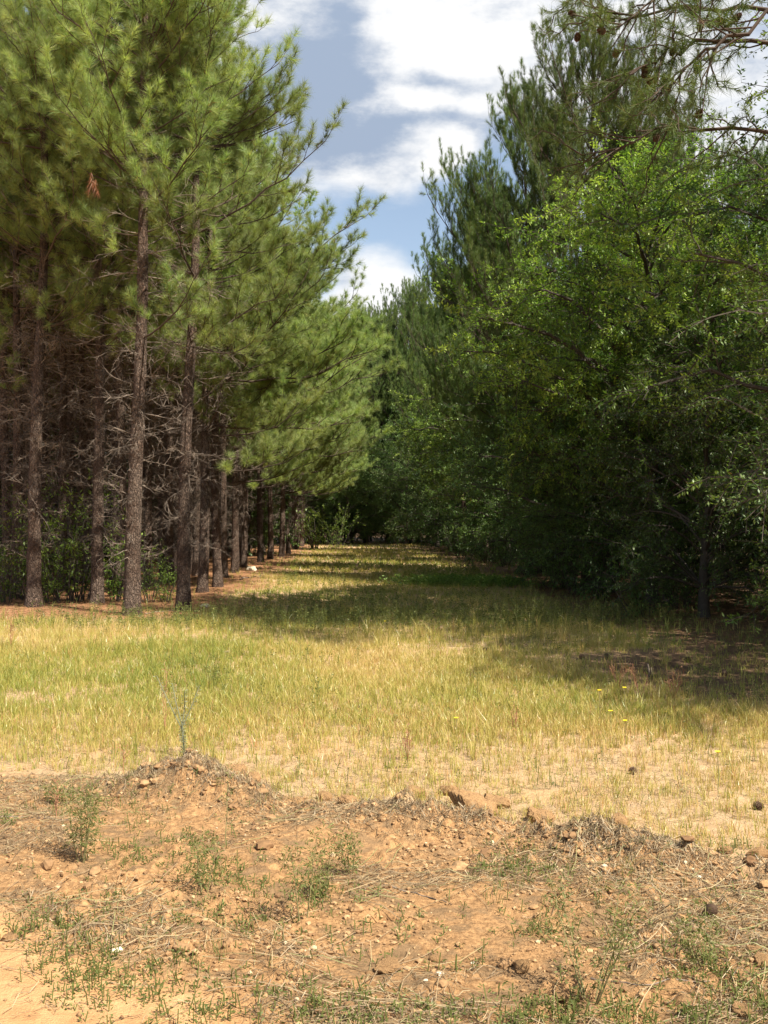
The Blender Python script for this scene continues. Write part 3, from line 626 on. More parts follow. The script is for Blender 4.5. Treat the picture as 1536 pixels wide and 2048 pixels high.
def over_pine():
    r = np.random.default_rng(77); tx, ty, H = 6.4, 12.6, 12.
    me, atz = trunk_mesh(r, H, .17, .1)
    e = empty('pine_tree', (tx, ty, 0)); link('trunk', me, e)
    tag(e, 'cone-bearing pine whose bare dark boughs hang across the upper right corner', 'tree')
    def wp(px, py, d): return np.array([(px - 768) / F * d - tx, d - ty, (HZ - py) / F * d + EYE])
    runs = [([1560, 10], [1400, 8], [1280, 30], [1170, 12], 11.5), ([1560, 90], [1420, 78], [1330, 108], [1255, 140], 11.), ([1560, 262], [1430, 250], [1300, 262], [1180, 300], 12.), ([1580, -60], [1430, -50], [1330, -20], [1230, 60], 11.), ([1560, 20],[1440,70],[1370,140],[1330,185], 10.6), ([1560,-150],[1400,-120],[1250,-60],[1160,-30], 12.)]
    P = np.array([[wp(*p, run[4]) for p in run[:4]] for run in runs]); root, _ = atz(P[:, 0, 2] - .5)
    P = np.concatenate([np.array(root)[:, None], P], 1)
    K = 12; tt = np.linspace(0, 4, K); P = np.stack([np.stack([np.interp(tt, range(5), P[q, :, c]) for c in range(3)], -1) for q in range(len(P))]); P[:, 1:] += r.normal(size=P[:, 1:].shape) * .035
    w_ = Acc(); w_.add(*tubes(P, np.linspace(.030, .007, K)[None] * np.ones((len(P), 1)), 6))
    k = np.repeat(np.arange(len(P)), 20); t = np.tile(np.linspace(.3, 1, 20), len(P)); Sp, tg = on_curve(P, k, t)
    D2 = unit(tg + r.normal(size=(len(k), 3)) * .8); L2 = r.uniform(.3, .85, len(k)); P2 = curve_pts(Sp, D2, L2, 6, r.normal(.1, .2, len(k)), r, .04); w_.add(*tubes(P2, np.linspace(.011, .005, 6)[None] * np.ones((len(k), 1)), 4))
    k3 = np.repeat(np.arange(len(k)), 5); t3 = np.tile(np.linspace(.4, 1, 5), len(k)); S3, tg3 = on_curve(P2, k3, t3)
    D3 = unit(tg3 + r.normal(size=(len(k3), 3)) * .6); L3 = r.uniform(.08, .22, len(k3)); P3 = curve_pts(S3, D3, L3, 3, np.full(len(k3), .1)); w_.add(*tubes(P3, np.full((len(k3), 3), .004), 3))
    nd = Acc(); nd.add(*spikes(r, S3, D3, L3, 42, .15, .0045, 30, 80)); link('branches', w_.mesh('branches', M['limb']), e); link('crown', nd.mesh('crown', M['needle_d']), e)
    # unseen rest of the tree, its crown thickened to cast the lane's shade band
    for q in range(14):
        j = r.integers(0, len(k)); o = link('pine_cone', cm, e, P2[j, -1].tolist()); o.rotation_euler = (R(160 + r.uniform(-30, 30)), r.uniform(-.5, .5), r.uniform(0, 6)); o.scale = (1.1,) * 3
    for p in [(1293, 135), (1300, 150), (1310, 147), (1290, 128), (1345, 92), (1235, 95), (1395, 128)]:
        o = link('pine_cone', cm, e, wp(*p, 11.).tolist()); o.rotation_euler = (R(175), .2, r.uniform(0, 6)); o.scale = (1.0,) * 3
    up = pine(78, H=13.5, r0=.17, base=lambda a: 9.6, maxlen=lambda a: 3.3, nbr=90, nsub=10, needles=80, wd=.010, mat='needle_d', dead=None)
    link('branches', up['branches'], e); link('crown', up['crown'], e)
over_pine()

# ------------------------------------------------------------------ grass
def blades(r, x, y, z, h, wd, lean, tint, seg=2):
    n = len(x); B = np.stack([x, y, z - .01], 1); a = r.uniform(0, 6.283, n); la = r.uniform(0, 6.283, n)
    s = np.stack([np.cos(a), np.sin(a), 0 * a], 1) * (wd * .5)[:, None]; l = np.stack([np.cos(la), np.sin(la), 0 * la], 1) * (lean * h)[:, None]
    tipp = B + l + np.stack([0 * h, 0 * h, h * np.sqrt(np.maximum(1 - lean ** 2, .1))], 1)
    if seg == 1:
        return np.stack([B - s, B + s, tipp], 1).reshape(-1, 3), np.arange(3 * n).reshape(-1, 3), np.repeat(tint, 3)
    mid = B + l * .30 + np.stack([0 * h, 0 * h, h * .55], 1)
    V = np.stack([B - s, B + s, mid + s * .8, mid - s * .8, tipp], 1).reshape(-1, 3); k = np.arange(n) * 5
    F_ = np.concatenate([np.stack([k, k + 1, k + 2], 1), np.stack([k, k + 2, k + 3], 1), np.stack([k + 3, k + 2, k + 4], 1)])
    return V, F_, np.repeat(tint, 5)
def gdens(x, y):
    churn, track, wl, wr = masks(x, y)
    d = sst(y - ridge_y(x), .03, .5) * (.34 + .66 * sst(y, 7.2, 9.0))
    pat = fbm(x * 1.1, y * .8, 81, 4); pat2 = fbm(x * 3.3, y * 2.6, 82, 3)
    lowcov = sst(pat * .5 + pat2 * .5, .36, .60)
    d = d * (lowcov + (1 - lowcov) * (.40 + .24 * sst(y, 7.0, 10.5) + .3 * sst(y, 17, 26)))
    for px, py, rx_, ry_ in [(885, 1300, 1.1, .5), (1180, 1318, 1.0, .35), (60, 1400, .5, .5), (110, 1440, .5, .4), (1240,1318,.8,.3)]:
        cx, cy = at(px, py); d = d * (1 - .85 * np.exp(-(((x - cx) / rx_) ** 2 + ((y - cy) / ry_) ** 2)))
    return d * (1 - wl * .93) * (1 - wr * .9)
def scatter(r, n, x0, x1, y0, y1, fan=True):
    y = r.uniform(y0 ** .5, y1 ** .5, n) ** 2 if fan else r.uniform(y0, y1, n)
    if fan: x = r.uniform(-1, 1, n) * (.42 * y + .6)
    else: x = r.uniform(x0, x1, n)
    return x, y
g = Acc(); r = np.random.default_rng(21)
def field(n, y0, y1, hmin, hmax, wd, seg, clump=6):
    y = r.uniform(y0, y1, n); x = r.uniform(-1, 1, n) * (.40 * y + .8); keep = (r.random(n) < gdens(x, y) * (1 if y0 < 6 else sst(y, y0, y0 + 1.6))) & (x > left_edge(y) - 1.5) & (x < right_edge(y) + 2.5); x, y = x[keep], y[keep]
    x = np.repeat(x, clump) + r.normal(0, .018, len(x) * clump); y = np.repeat(y, clump) + r.normal(0, .018, len(y) * clump); m = len(x)
    hh = np.repeat(r.uniform(hmin, hmax, m // clump), clump) * r.uniform(.5, 1.15, m) * (.5 + .7 * fbm(x * .7, y * .7, 91, 3))
    tn = fbm(x * .5, y * .35, 92, 4); base_t = np.clip((tn - .5) * 1.15 + .45 + .16 * (1 - sst(y, 7.5, 9.5)) + np.where(y > 16, -.10, 0), 0, 1)
    ti = np.clip(base_t + np.repeat(r.normal(0, .16, m // clump), clump) + r.normal(0, .10, m), 0, .9); ti = np.where(r.random(m) < .03 + .06 * (y < 9), 1., ti)
    z = height(x, y, False) + np.where(y < 12, 0, 0)
    g.add(*blades(r, x, y, z, hh, wd * r.uniform(.7, 1.2, m), r.uniform(.05, .6, m), ti, seg))
field(30000, 5.0, 9.0, .05, .14, .0036, 2, 7)
field(44000, 6.9, 13.5, .08, .17, .0048, 2, 6)
field(420, 6.6, 12, .16, .30, .0045, 2, 16)
field(700, 11, 18, .2, .36, .006, 2, 16)
field(28000, 12.2, 19, .09, .18, .0062, 1, 6)
field(27000, 17.6, 34, .10, .20, .011, 1, 6)
field(26000, 33, 62, .12, .22, .022, 1, 6)
field(9000, 60, 100, .12, .24, .04, 1, 6)
tag(link('grass', g.mesh('grass', M['grass'])), 'yellow green grass covering the sandy field and the lane', 'grass', None, 'stuff')

# broad-leaved low weeds in the grass and a denser row at the lane mouth
def sprigs(r, x, y, H, nleaf, ll, lw, acc, mat_t=(0, .8), stem_acc=None):
    z = height(x, y, False); n = len(x); D = unit(np.stack([r.normal(0, .18, n), r.normal(0, .18, n), np.ones(n)], 1)); S = np.stack([x, y, z - .01], 1)
    acc.add(*leaves(r, S, D, H, nleaf, ll, lw, tint=mat_t, flat=.35)); P = S[:, None] + D[:, None] * H[:, None, None] * np.linspace(0, 1, 3)[None, :, None]
    acc.add(*tubes(P, np.full((n, 3), .0022) * (1 + 0 * H[:, None]), 3), .6)
wa = Acc(); r = np.random.default_rng(31)
def spr(n, x0, x1, y0, y1, h0, h1, nl, ll, lw, dens=None):
    x = r.uniform(x0, x1, n); y = r.uniform(y0, y1, n)
    if dens is not None: k = r.random(n) < dens(x, y); x, y = x[k], y[k]
    sprigs(r, x, y, r.uniform(h0, h1, len(x)), nl, ll, lw, wa)
spr(2600, -6.5, 6, 8.8, 18.5, .12, .30, 10, .035, .010, lambda x, y: gdens(x, y) * sst(fbm(x, y, 95, 3), .45, .65))
spr(1500, -5.5, 4.6, 15.2, 19.0, .18, .42, 14, .045, .014, lambda x, y: sst(x, left_edge(y), left_edge(y) + .8) * .9)
spr(1800, -3.5, 4, 19, 40, .15, .35, 12, .05, .018, lambda x, y: sst(x, left_edge(y) + .3, left_edge(y) + 1.2) * sst(right_edge(y) - x, -.5, .3) * sst(fbm(x * .6, y * .4, 97, 3), .4, .6))
spr(500, -2.6, 2.6, 6.3, 9, .05, .14, 8, .025, .008, lambda x, y: gdens(x, y))
tag(link('low_weeds', wa.mesh('low_weeds', M['weed'])), 'small leafy weeds mixed through the grass', 'weeds', None, 'stuff')
# the bright herb patch right of the lane
x, y = at(925, 1172); hb = Acc(); r = np.random.default_rng(33); n = 700; xx = x + r.normal(0, .75, n); yy = y + r.normal(0, .45, n); sprigs(r, xx, yy, r.uniform(.12, .30, n), 14, .07, .035, hb)
tag(link('herb_patch', hb.mesh('herb_patch', M['leaf_b'])), 'bright green herb patch in a sunny gap right of the lane', 'weeds', None, 'stuff')

# ------------------------------------------------------------------ churned soil : crumbs, clods, straw
ico = None
def ico_arr(sub=1):
    import bmesh
    bm = bmesh.new(); bmesh.ops.create_icosphere(bm, subdivisions=sub, radius=1); V = np.array([v.co[:] for v in bm.verts]); F_ = np.array([[v.index for v in f.verts] for f in bm.faces]); bm.free(); return V, F_
IV, IF = ico_arr(); IV2, IF2 = ico_arr(2)
def crumbs(r, x, y, s, acc, tint, sink=.3):
    n = len(x); k = len(IV); sc = s[:, None] * r.uniform(.6, 1.2, (n, 3)) * [1, 1, .7]
    a = r.uniform(0, 6.28, n); ca, sa = np.cos(a)[:, None], np.sin(a)[:, None]
    V = IV[None] * (1 + r.normal(0, .16 if k < 20 else .13, (n, k, 1))) * sc[:, None]
    Vx = V[..., 0] * ca - V[..., 1] * sa; Vy = V[..., 0] * sa + V[..., 1] * ca
    z = height(x, y); V = np.stack([Vx + x[:, None], Vy + y[:, None], V[..., 2] + (z + s * sink)[:, None]], -1).reshape(-1, 3)
    F_ = (IF[None] + (np.arange(n) * k)[:, None, None]).reshape(-1, 3); acc.add(V, F_, np.repeat(tint, k))
r = np.random.default_rng(41); cr = Acc()
n = 24000; y = r.uniform(3.0, 6.9, n); x = r.uniform(-1, 1, n) * (.4 * y + .2); mk2 = masks(x, y)
ridge_w = np.exp(-((y - ridge_y(x) + .1) / .30) ** 2)
keep = r.random(n) < (mk2[0] * (1 - mk2[1] * .93) * sst(fbm(x * 2.4, y * 2.4, 45, 3), .35, .6) * .8 + ridge_w * .6); x, y = x[keep], y[keep]
s = .0035 + .012 * r.random(len(x)) ** 3.5 + .006 * r.random(len(x)) * ridge_w[keep]
crumbs(r, x, y, s, cr, np.clip(r.normal(.5, .22, len(x)), 0, 1)); 
n = 2600; y = r.uniform(3.0, 6.9, n); x = r.uniform(-1, 1, n) * (.4 * y + .2); rw = np.exp(-((y - ridge_y(x) + .05) / .17) ** 2) * np.minimum(1, np.interp(x, AX, AH) / .05)
keep = r.random(n) < rw * .55 + masks(x, y)[0] * (1 - masks(x, y)[1]) * .05; x, y, rw = x[keep], y[keep], rw[keep]
V1, F1 = IV, IF; IV, IF = IV2, IF2; crumbs(r, x, y, (.008 + .034 * r.random(len(x)) ** 2.2) , cr, np.clip(r.normal(.38, .15, len(x)), 0, 1), .25); IV, IF = V1, F1
tag(link('soil_crumbs', cr.mesh('soil_crumbs', M['crumb'])), 'small orange clay crumbs strewn over the churned ground', 'soil', None, 'stuff')

def clod_mesh(seed, flat=.65):
    import bmesh
    r = np.random.default_rng(seed); bm = bmesh.new(); bmesh.ops.create_icosphere(bm, subdivisions=5, radius=1)
    V = np.array([v.co[:] for v in bm.verts]); F_ = np.array([[v.index for v in f.verts] for f in bm.faces]); bm.free()
    for _ in range(9):
        d = unit(r.normal(size=3)); c = r.uniform(.55, .85); p = V @ d; V -= np.maximum(p - c, 0)[:, None] * d * .88
    n3 = (fbm(V[:, 0] * 2.2 + V[:, 2] * 1.3, V[:, 1] * 2.2 - V[:, 2], seed, 5) - .5) * .45 + (fbm(V[:, 0] * 9 + V[:, 2] * 7, V[:, 1] * 9 - V[:, 2] * 6, seed + 9, 4) - .5) * .20
    V = V * (1 + n3[:, None]); V[:, 2] *= flat; return mesh_np('dirt_clod', V, [F_], dict(tint=np.full(len(V), .5)), True, [M['soil']])
cl = [clod_mesh(s_) for s_ in (1, 2, 3, 4)]
CL = [(942, 1608, 52, .85, .3, 'largest clay block on the torn ridge, right of centre'), (990, 1600, 34, .8, 0, 'clod tucked against the right of the largest clay block'), (470, 1570, 36, .9, .2, 'clay slab beside the dark hollow of the left mound'),
      (1080, 1632, 34, .9, .3, 'rounded clod on the ridge left of the straw mound'), (1180, 1655, 24, .8, 0, 'pale clod on the ridge touching the straw mound'), (1045, 1648, 20, .8, 0, 'small clod between the two large ridge clods'),
      (775, 1925, 36, .55, 0, 'flat orange clod low in the middle foreground'), (873, 1907, 16, .8, 0, 'little round clod right of the flat orange one'), (1118, 1990, 19, .9, 0, 'smooth orange clod left of the forked weed'),
      (1480, 2020, 26, .9, 0, 'clod near the lower right corner'), (1522, 1930, 24, .9, 0, 'clod cut by the right edge of the photo'), (1505, 1905, 18, .7, 0, 'flat clod just above the right-edge clod'),
      (1043, 1932, 22, 1.1, .3, 'upright brown clod in the dark soil right of centre'), (388, 1934, 8, .8, 0, 'dark little clod on the pale dirt'), (857, 1850, 15, .7, 0, 'clod above the little round one'), (745, 1940, 14, .6, 0, 'clod touching the left of the flat orange one'),
      (650, 1590, 22, .8, 0, 'clod in the ridge right of the left mound'), (600, 1600, 18, .8, 0, 'clod nearest the left mound on the ridge'), (820, 1585, 30, .8, .1, 'dark rooty clod on the ridge left of the largest block'), (1350, 1690, 20, .8, 0, 'clod right of the straw mound'),
      (1450, 1700, 20, .8, 0, 'clod on the ridge near the right edge'), (500, 1562, 26, .9, .4, 'second clay slab right of the dark hollow in the left mound'), (700, 1600, 24, .9, .2, 'broken clod midway between the left mound and the dark rooty clod'), (900, 1578, 26, .9, .3, 'clod leaning on the left of the largest clay block'), (1240, 1640, 26, .9, .2, 'rooty clod in the middle of the straw mound'), (330, 1540, 26, .9, .2, 'clod half buried near the crest of the left mound'), (1515, 1705, 24, .8, 0, 'last ridge clod at the right edge'), (20, 1870, 22, .8, 0, 'dark clod at the left edge'), (1408, 1565, 0, 0, 0, '')]
for q, (px, py, wpx, fl, tl, lb) in enumerate(CL):
    if not wpx: continue
    x, y = at(px, py + wpx * .25); s_ = wpx * y / F
    o = link('dirt_clod', cl[q % 4]); o.location = (x, y, gh(x, y) + s_ * .22); o.scale = (s_, s_ * .8, s_ * fl); o.rotation_euler = (tl * .6, tl, q * 2.3)
    tag(o, lb, 'clod', 'clay clods')
ST = [(237, 1903, 13, 'pale rounded stone on the left dirt'), (945, 1920, 6, 'small white stone in the dark soil'), (1396, 1762, 7, 'white pebble on the right slope'), (880, 1948, 9, 'pale stone in the central foreground'), (850, 1962, 6, 'tiny pale stone beside the foreground stone'),
      (505, 1143, 14, 'pale stone at the foot of the lane row'), (408, 1220, 12, 'flat pale stone beyond the front pines')]
for q, (px, py, wpx, lb) in enumerate(ST):
    x, y = at(px, py); s_ = wpx * y / F; o = link('stone', cl[(q + 1) % 4].copy()); o.data.materials.clear(); o.data.materials.append(M['stone'])
    o.location = (x, y, gh(x, y) + s_ * .3); o.scale = (s_, s_ * .8, s_ * .7); o.rotation_euler = (0, 0, q); tag(o, lb, 'stone', 'pale stones')

# straw : strands lying on the ground
def strands(r, x, y, L, rad, acc, tint, lift=.02, K=5, curl=.5, zf=None, zlift=None):
    n = len(x); a = r.uniform(0, 6.283, n); P = np.zeros((n, K, 3)); P[:, 0, 0] = x; P[:, 0, 1] = y
    for k in range(1, K):
        a = a + r.normal(0, curl, n); P[:, k, 0] = P[:, k - 1, 0] + np.cos(a) * L / (K - 1); P[:, k, 1] = P[:, k - 1, 1] + np.sin(a) * L / (K - 1)
    z = height(P[..., 0].ravel(), P[..., 1].ravel()).reshape(n, K)
    P[..., 2] = z + .004 + (np.abs(r.normal(0, 1, (n, K))) * (lift if zlift is None else zlift[:, None]))
    V, q = tubes(P, np.full((n, K), rad) * r.uniform(.6, 1.3, (n, 1)), 3); acc.add(V, q, np.repeat(tint, K * 3))
r = np.random.default_rng(51); sw = Acc()
def strawfield(n, y0, y1, dens, L, rad, lift, tn, curl=.5):
    y = r.uniform(y0, y1, n); x = r.uniform(-1, 1, n) * (.4 * y + .2); k = r.random(n) < dens(x, y); x, y = x[k], y[k]
    strands(r, x, y, r.uniform(L[0], L[1], len(x)), rad, sw, np.clip(r.normal(tn, .25, len(x)), 0, 1), lift, curl=curl)
strawfield(30000, 3, 6.6, lambda x, y: masks(x, y)[0] * (1 - masks(x, y)[1] * .95) * sst(fbm(x * 1.6, y * 1.9, 46, 4), .42, .62), (.03, .14), .0011, .006, .42)
strawfield(2600, 3, 6.6, lambda x, y: masks(x, y)[0] * (1 - masks(x, y)[1] * .9) * sst(fbm(x * 1.6, y * 1.9, 46, 4), .40, .6), (.15, .45), .0014, .012, .65, .2)
def ridge_d(x, y): return np.exp(-((y - ridge_y(x)) / .16) ** 2) * np.minimum(1, np.interp(x, AX, AH) / .09)
strawfield(36000, 4.6, 6.8, ridge_d, (.03, .13), .0013, .016, .38, .8)
strawfield(26000, 5.6, 10, lambda x, y: gdens(x, y) * .6 + .2, (.03, .10), .0012, .008, .6)
tag(link('dry_straw', sw.mesh('dry_straw', M['straw'])), 'dry grass stems and roots littering the torn soil', 'straw', None, 'stuff')
ps = Acc(); n = 26000; y = r.uniform(15.8, 45, n) ; x = r.uniform(-1, .12, n) * (.40 * y); k = (r.random(n) < masks(x, y)[2] * .9); x, y = x[k], y[k]
strands(r, x, y, r.uniform(.1, .25, len(x)), .0022, ps, r.random(len(x)), .02, K=3)
n = 9000; y = r.uniform(13.5, 30, n); x = r.uniform(1.5, 8, n); k = r.random(n) < masks(x, y)[3] * .8; x, y = x[k], y[k]; strands(r, x, y, r.uniform(.08, .2, len(x)), .002, ps, r.random(len(x)) * .5, .015, K=3)
tag(link('pine_straw', ps.mesh('pine_straw', M['pstraw'])), 'reddish pine needle litter under the trees', 'litter', None, 'stuff')

# low green mats on the churned soil
gm = Acc(); r = np.random.default_rng(61)
for px, py, sx, sy, n in [(140, 1835, .14, .10, 120), (110, 1860, .12, .06, 60), (170, 1925, .10, .10, 90), (290, 1965, .16, .07, 120), (330, 1700, .16, .12, 120), (430, 1760, .14, .08, 160), (570, 1790, .2, .08, 120), (640, 1790, .05, .05, 60), (480, 1850, .16, .05, 90), (400, 1840, .1, .05, 50),
                          (560, 2010, .2, .06, 170), (700, 2025, .16, .05, 160), (1040, 2040, .16, .04, 160), (1250, 2035, .25, .05, 220), (1500, 1980, .12, .10, 150), (1380, 1930, .1, .1, 60), (1060, 1715, .12, .08, 60), (1000, 1740, .1, .05, 40), (1420, 1880, .1, .1, 50), (760, 1890, .3, .15, 60), (1200, 1850, .5, .3, 90), (250, 1620, .4, .2, 60), (1480, 1700, .2, .1, 60), (200, 1780, .2, .2, 60), (950, 2040, .3, .05, 120), (420, 2030, .2, .05, 90), (1450,2040,.15,.05,120)]:
    x, y = at(px, py); n = int(n * (.40 if py > 2005 else .95)); xx = x + r.normal(0, sx, n); yy = y + r.normal(0, sy * 1.6, n); sprigs(r, xx, yy, r.uniform(.02, .07, n), 9, .020, .006, gm)
gb = blades
n = 1000; y = r.uniform(3.1, 6.4, n); x = r.uniform(-1, 1, n) * (.4 * y); mk3 = masks(x, y); k = r.random(n) < (1 - mk3[1]) * sst(fbm(x * 1.3, y * 1.3, 66, 3), .45, .65); x, y = x[k], y[k]; x = np.repeat(x, 5) + r.normal(0, .012, len(x) * 5); y = np.repeat(y, 5) + r.normal(0, .012, len(y) * 5)
gm.add(*blades(r, x, y, height(x, y), r.uniform(.03, .10, len(x)), np.full(len(x), .0028), r.uniform(.2, .8, len(x)), r.uniform(0, .9, len(x))))
tag(link('ground_cover', gm.mesh('ground_cover', M['weed'])), 'low green sprouts creeping over the orange soil', 'weeds', None, 'stuff')

# ------------------------------------------------------------------ foreground weeds, each a thing
def feathery(seed, H, nst=3, spread=.25, nleaf=14, size=.06, top=.5, lw=.0056):
    r = np.random.default_rng(seed); a = np.pi * np.arange(nst) + r.normal(0, .6, nst); L = H * r.uniform(.75, 1.0, nst)
    S = np.stack([.01 * np.cos(a), .01 * np.sin(a), -.02 + 0 * a], 1); D = unit(np.stack([np.cos(a) * spread, np.sin(a) * spread, np.ones(nst)], 1)); P = curve_pts(S, D, L, 9, np.zeros(nst), r, .012)
    st = Acc(); st.add(*tubes(P, np.linspace(.0034, .0012, 9)[None] * np.ones((nst, 1)), 5))
    k = np.repeat(np.arange(nst), nleaf); t = np.clip(np.tile(np.linspace(.18, 1, nleaf), nst) ** (.75 if top else 1), 0, 1); Sp, tg = on_curve(P, k, t); aa = np.arange(len(k)) * 2.4
    D2 = unit(tg * .7 + np.stack([np.cos(aa), np.sin(aa), .1 + 0 * aa], 1)); L2 = size * r.uniform(.6, 1.2, len(k)); P2 = curve_pts(Sp, D2, L2, 4, np.full(len(k), -.15)); st.add(*tubes(P2, np.full((len(k), 4), .0009), 3))
    lf = Acc(); n = 7; kk = np.repeat(np.arange(len(k)), n); tt = np.tile(np.linspace(.25, 1, n), len(k)); B, tg = on_curve(P2, kk, tt); side = unit(np.cross(tg, [0, 0, 1.])) * np.where(np.arange(len(kk)) % 2, 1, -1)[:, None]
    lf.add(*leaves(r, B, unit(tg + side * .9), np.full(len(kk), .006), 2, size * .42, lw, tint=(0, .9), flat=.6)); return dict(stem=st.mesh('stem', M['stem']), leaves=lf.mesh('leaves', M['weed']))
FW = [(165, 1715, .42, 5, .18, 15, .07, 'tall many-stemmed feathery weed in the left foreground'), (447, 1690, .47, 1, .05, 9, .045, 'thin single-stalk weed rising before the left mound'), (408, 1795, .30, 3, .25, 12, .06, 'bushy feathery weed in front of the thin single stalk'),
      (607, 1850, .38, 2, .12, 13, .065, 'slim feathery weed left of the pair in the centre foreground'), (645, 1795, .28, 2, .12, 11, .055, 'feathery weed just right of the slim one, with a leafy rosette'), (702, 1745, .24, 3, .2, 11, .05, 'small feathery weed at the right of the central group'),
      (1178, 2000, .46, 5, .42, 12, .055, 'forked open-branched weed in the right foreground'), (1408, 1935, .24, 4, .4, 10, .05, 'sparse low weed under the pine cone on the right'), (1075, 1860, .10, 4, .8, 6, .05, 'tiny broad seedling left of the forked weed'), (20, 1650, .1, 3, .5, 6, .04, 'seedling at the left edge'),
      (465, 1255, .55, 2, .05, 22, .07, 'dark green stalk in the grass beyond the left field'), (1060, 1235, .6, 3, .2, 16, .08, 'sunlit weed at the edge of the lane shade'), (1100, 1245, .55, 3, .25, 16, .08, 'second sunlit weed right of the first at the shade edge'), (1190, 1262, .6, 2, .1, 18, .08, 'upright dark weed against the black wood'), (1520, 1410, .3, 3, .3, 12, .06, 'weed at the right edge in the shade border'),
      (1410, 1380, .3, 4, .3, 10, .06, 'wiry weed before the shaded ground at right'), (120, 1600, .15, 3, .3, 9, .05, 'small weed above the tall left foreground weed'), (1000, 1235, .5, 4, .2, 14, .07, 'leafy weed at the left end of the shade-edge weeds')]
for q, (px, py, H, nst, spd, nlf, size, lb) in enumerate(FW):
    x, y = at(px, py); place('weed_plant', feathery(400 + q, H, nst, spd, nlf, size), x, y, lb, 'weed', 'taller weeds', q, 1.0)
# woolly grey stalk behind the mound
def woolly():
    r = np.random.default_rng(9); x, y = at(370, 1512); e = empty('woolly_weed', (x, y, gh(x, y))); tag(e, 'grey green woolly stalk forking above the left mound', 'weed')
    tips = [(312, 1352), (343, 1368), (372, 1380), (398, 1372)]; P = []
    for px, py in tips:
        tx, tz = (px - 768) / F * y - x, (HZ - py) / F * y + EYE - gh(x, y); j = np.array([(365 - 370) / F * y, 0, .20])
        P.append([np.array([0, 0, -.03]), j * .5, j + r.normal(0, .004, 3), j * .35 + np.array([tx, .02, tz]) * .6, np.array([tx, r.uniform(-.05, .05), tz])])
    P = np.array(P); st = Acc(); st.add(*tubes(P, np.array([[.007, .006, .005, .004, .003]] * 4), 5)); link('stem', st.mesh('stem', M['greyweed']), e)
    k = np.repeat(np.arange(4), 44); t = np.tile(np.linspace(.1, 1, 44), 4); B, tg = on_curve(P, k, t); lf = Acc(); lf.add(*leaves(r, B, unit(tg + r.normal(size=B.shape) * .6), np.full(len(k), .012), 3, .017, .007, flat=.5)); link('leaves', lf.mesh('leaves', M['greyweed']), e)
woolly()
def drystalk(px, py, H, n, lb, seed, spread=.12, kind='dry_weed'):
    r = np.random.default_rng(seed); x, y = at(px, py); e = empty(kind, (x, y, gh(x, y))); tag(e, lb, 'weed', 'dry stalks'); a = r.uniform(0, 6.28, n); L = H * r.uniform(.6, 1, n)
    P = curve_pts(np.zeros((n, 3)), unit(np.stack([np.cos(a) * spread, np.sin(a) * spread, np.ones(n)], 1)), L, 6, np.zeros(n), r, .02); st = Acc(); st.add(*tubes(P, np.linspace(.003, .0015, 6)[None] * np.ones((n, 1)), 4))
    k = np.repeat(np.arange(n), 8); B, tg = on_curve(P, k, np.tile(np.linspace(.5, 1, 8), n)); P2 = curve_pts(B, unit(tg + r.normal(size=B.shape) * .5), np.full(len(k), .05), 3, np.zeros(len(k))); st.add(*tubes(P2, np.full((len(k), 3), .0015), 3)); link('stem', st.mesh('stem', M['drystem']), e)
    sd_ = Acc(); sd_.add(*leaves(r, P2[:, -1], unit(P2[:, -1] - P2[:, 0]), np.full(len(k), .01), 4, .014, .008)); link('seed_head', sd_.mesh('seed_head', M['needle_dead']), e)
drystalk(330, 1470, .5, 2, 'rusty red dry stalk left of the woolly grey weed', 1, .04); drystalk(22, 1300, .5, 5, 'tall dry weeds at the left edge of the grass', 2); drystalk(248, 1555, .22, 1, 'short reddish stick at the left end of the mound', 3, .02)
drystalk(115, 1640, .2, 2, 'pair of short dry stalks left of the tall feathery weed', 4, .05); drystalk(1030, 1480, .3, 3, 'brown dry stalk in the middle of the right field', 5); drystalk(1280, 1395, .32, 5, 'dry brown tuft in front of the shade patch', 6, .35); drystalk(815, 1520, .2, 3, 'rusty stalk just above the ridge centre', 7, .2)
drystalk(1235, 1375, .3, 6, 'wiry dry tuft left of the yellow flowers', 8, .4); drystalk(1345, 1400, .3, 6, 'wiry dry tuft right of the yellow flowers', 9, .4)
# small bleached stub in the shade
x, y = at(1297, 1362); e = empty('dead_stub', (x, y, gh(x, y))); tag(e, 'small snapped wooden stub standing in the shaded ground at right', 'stub')
P = np.array([[[0, 0, -.03], [.004, 0, .07], [-.01, 0, .15], [-.012, 0, .17]], [[.03, .01, -.02], [.033, .01, .05], [.03, .02, .11], [.03, .02, .13]]]); V, q_ = tubes(P, np.array([[.014, .012, .010, .004], [.010, .008, .006, .003]]), 7); link('wood', mesh_np('wood', V, [q_], dict(tint=np.full(len(V), .5)), True, [M['deadwood']]), e)

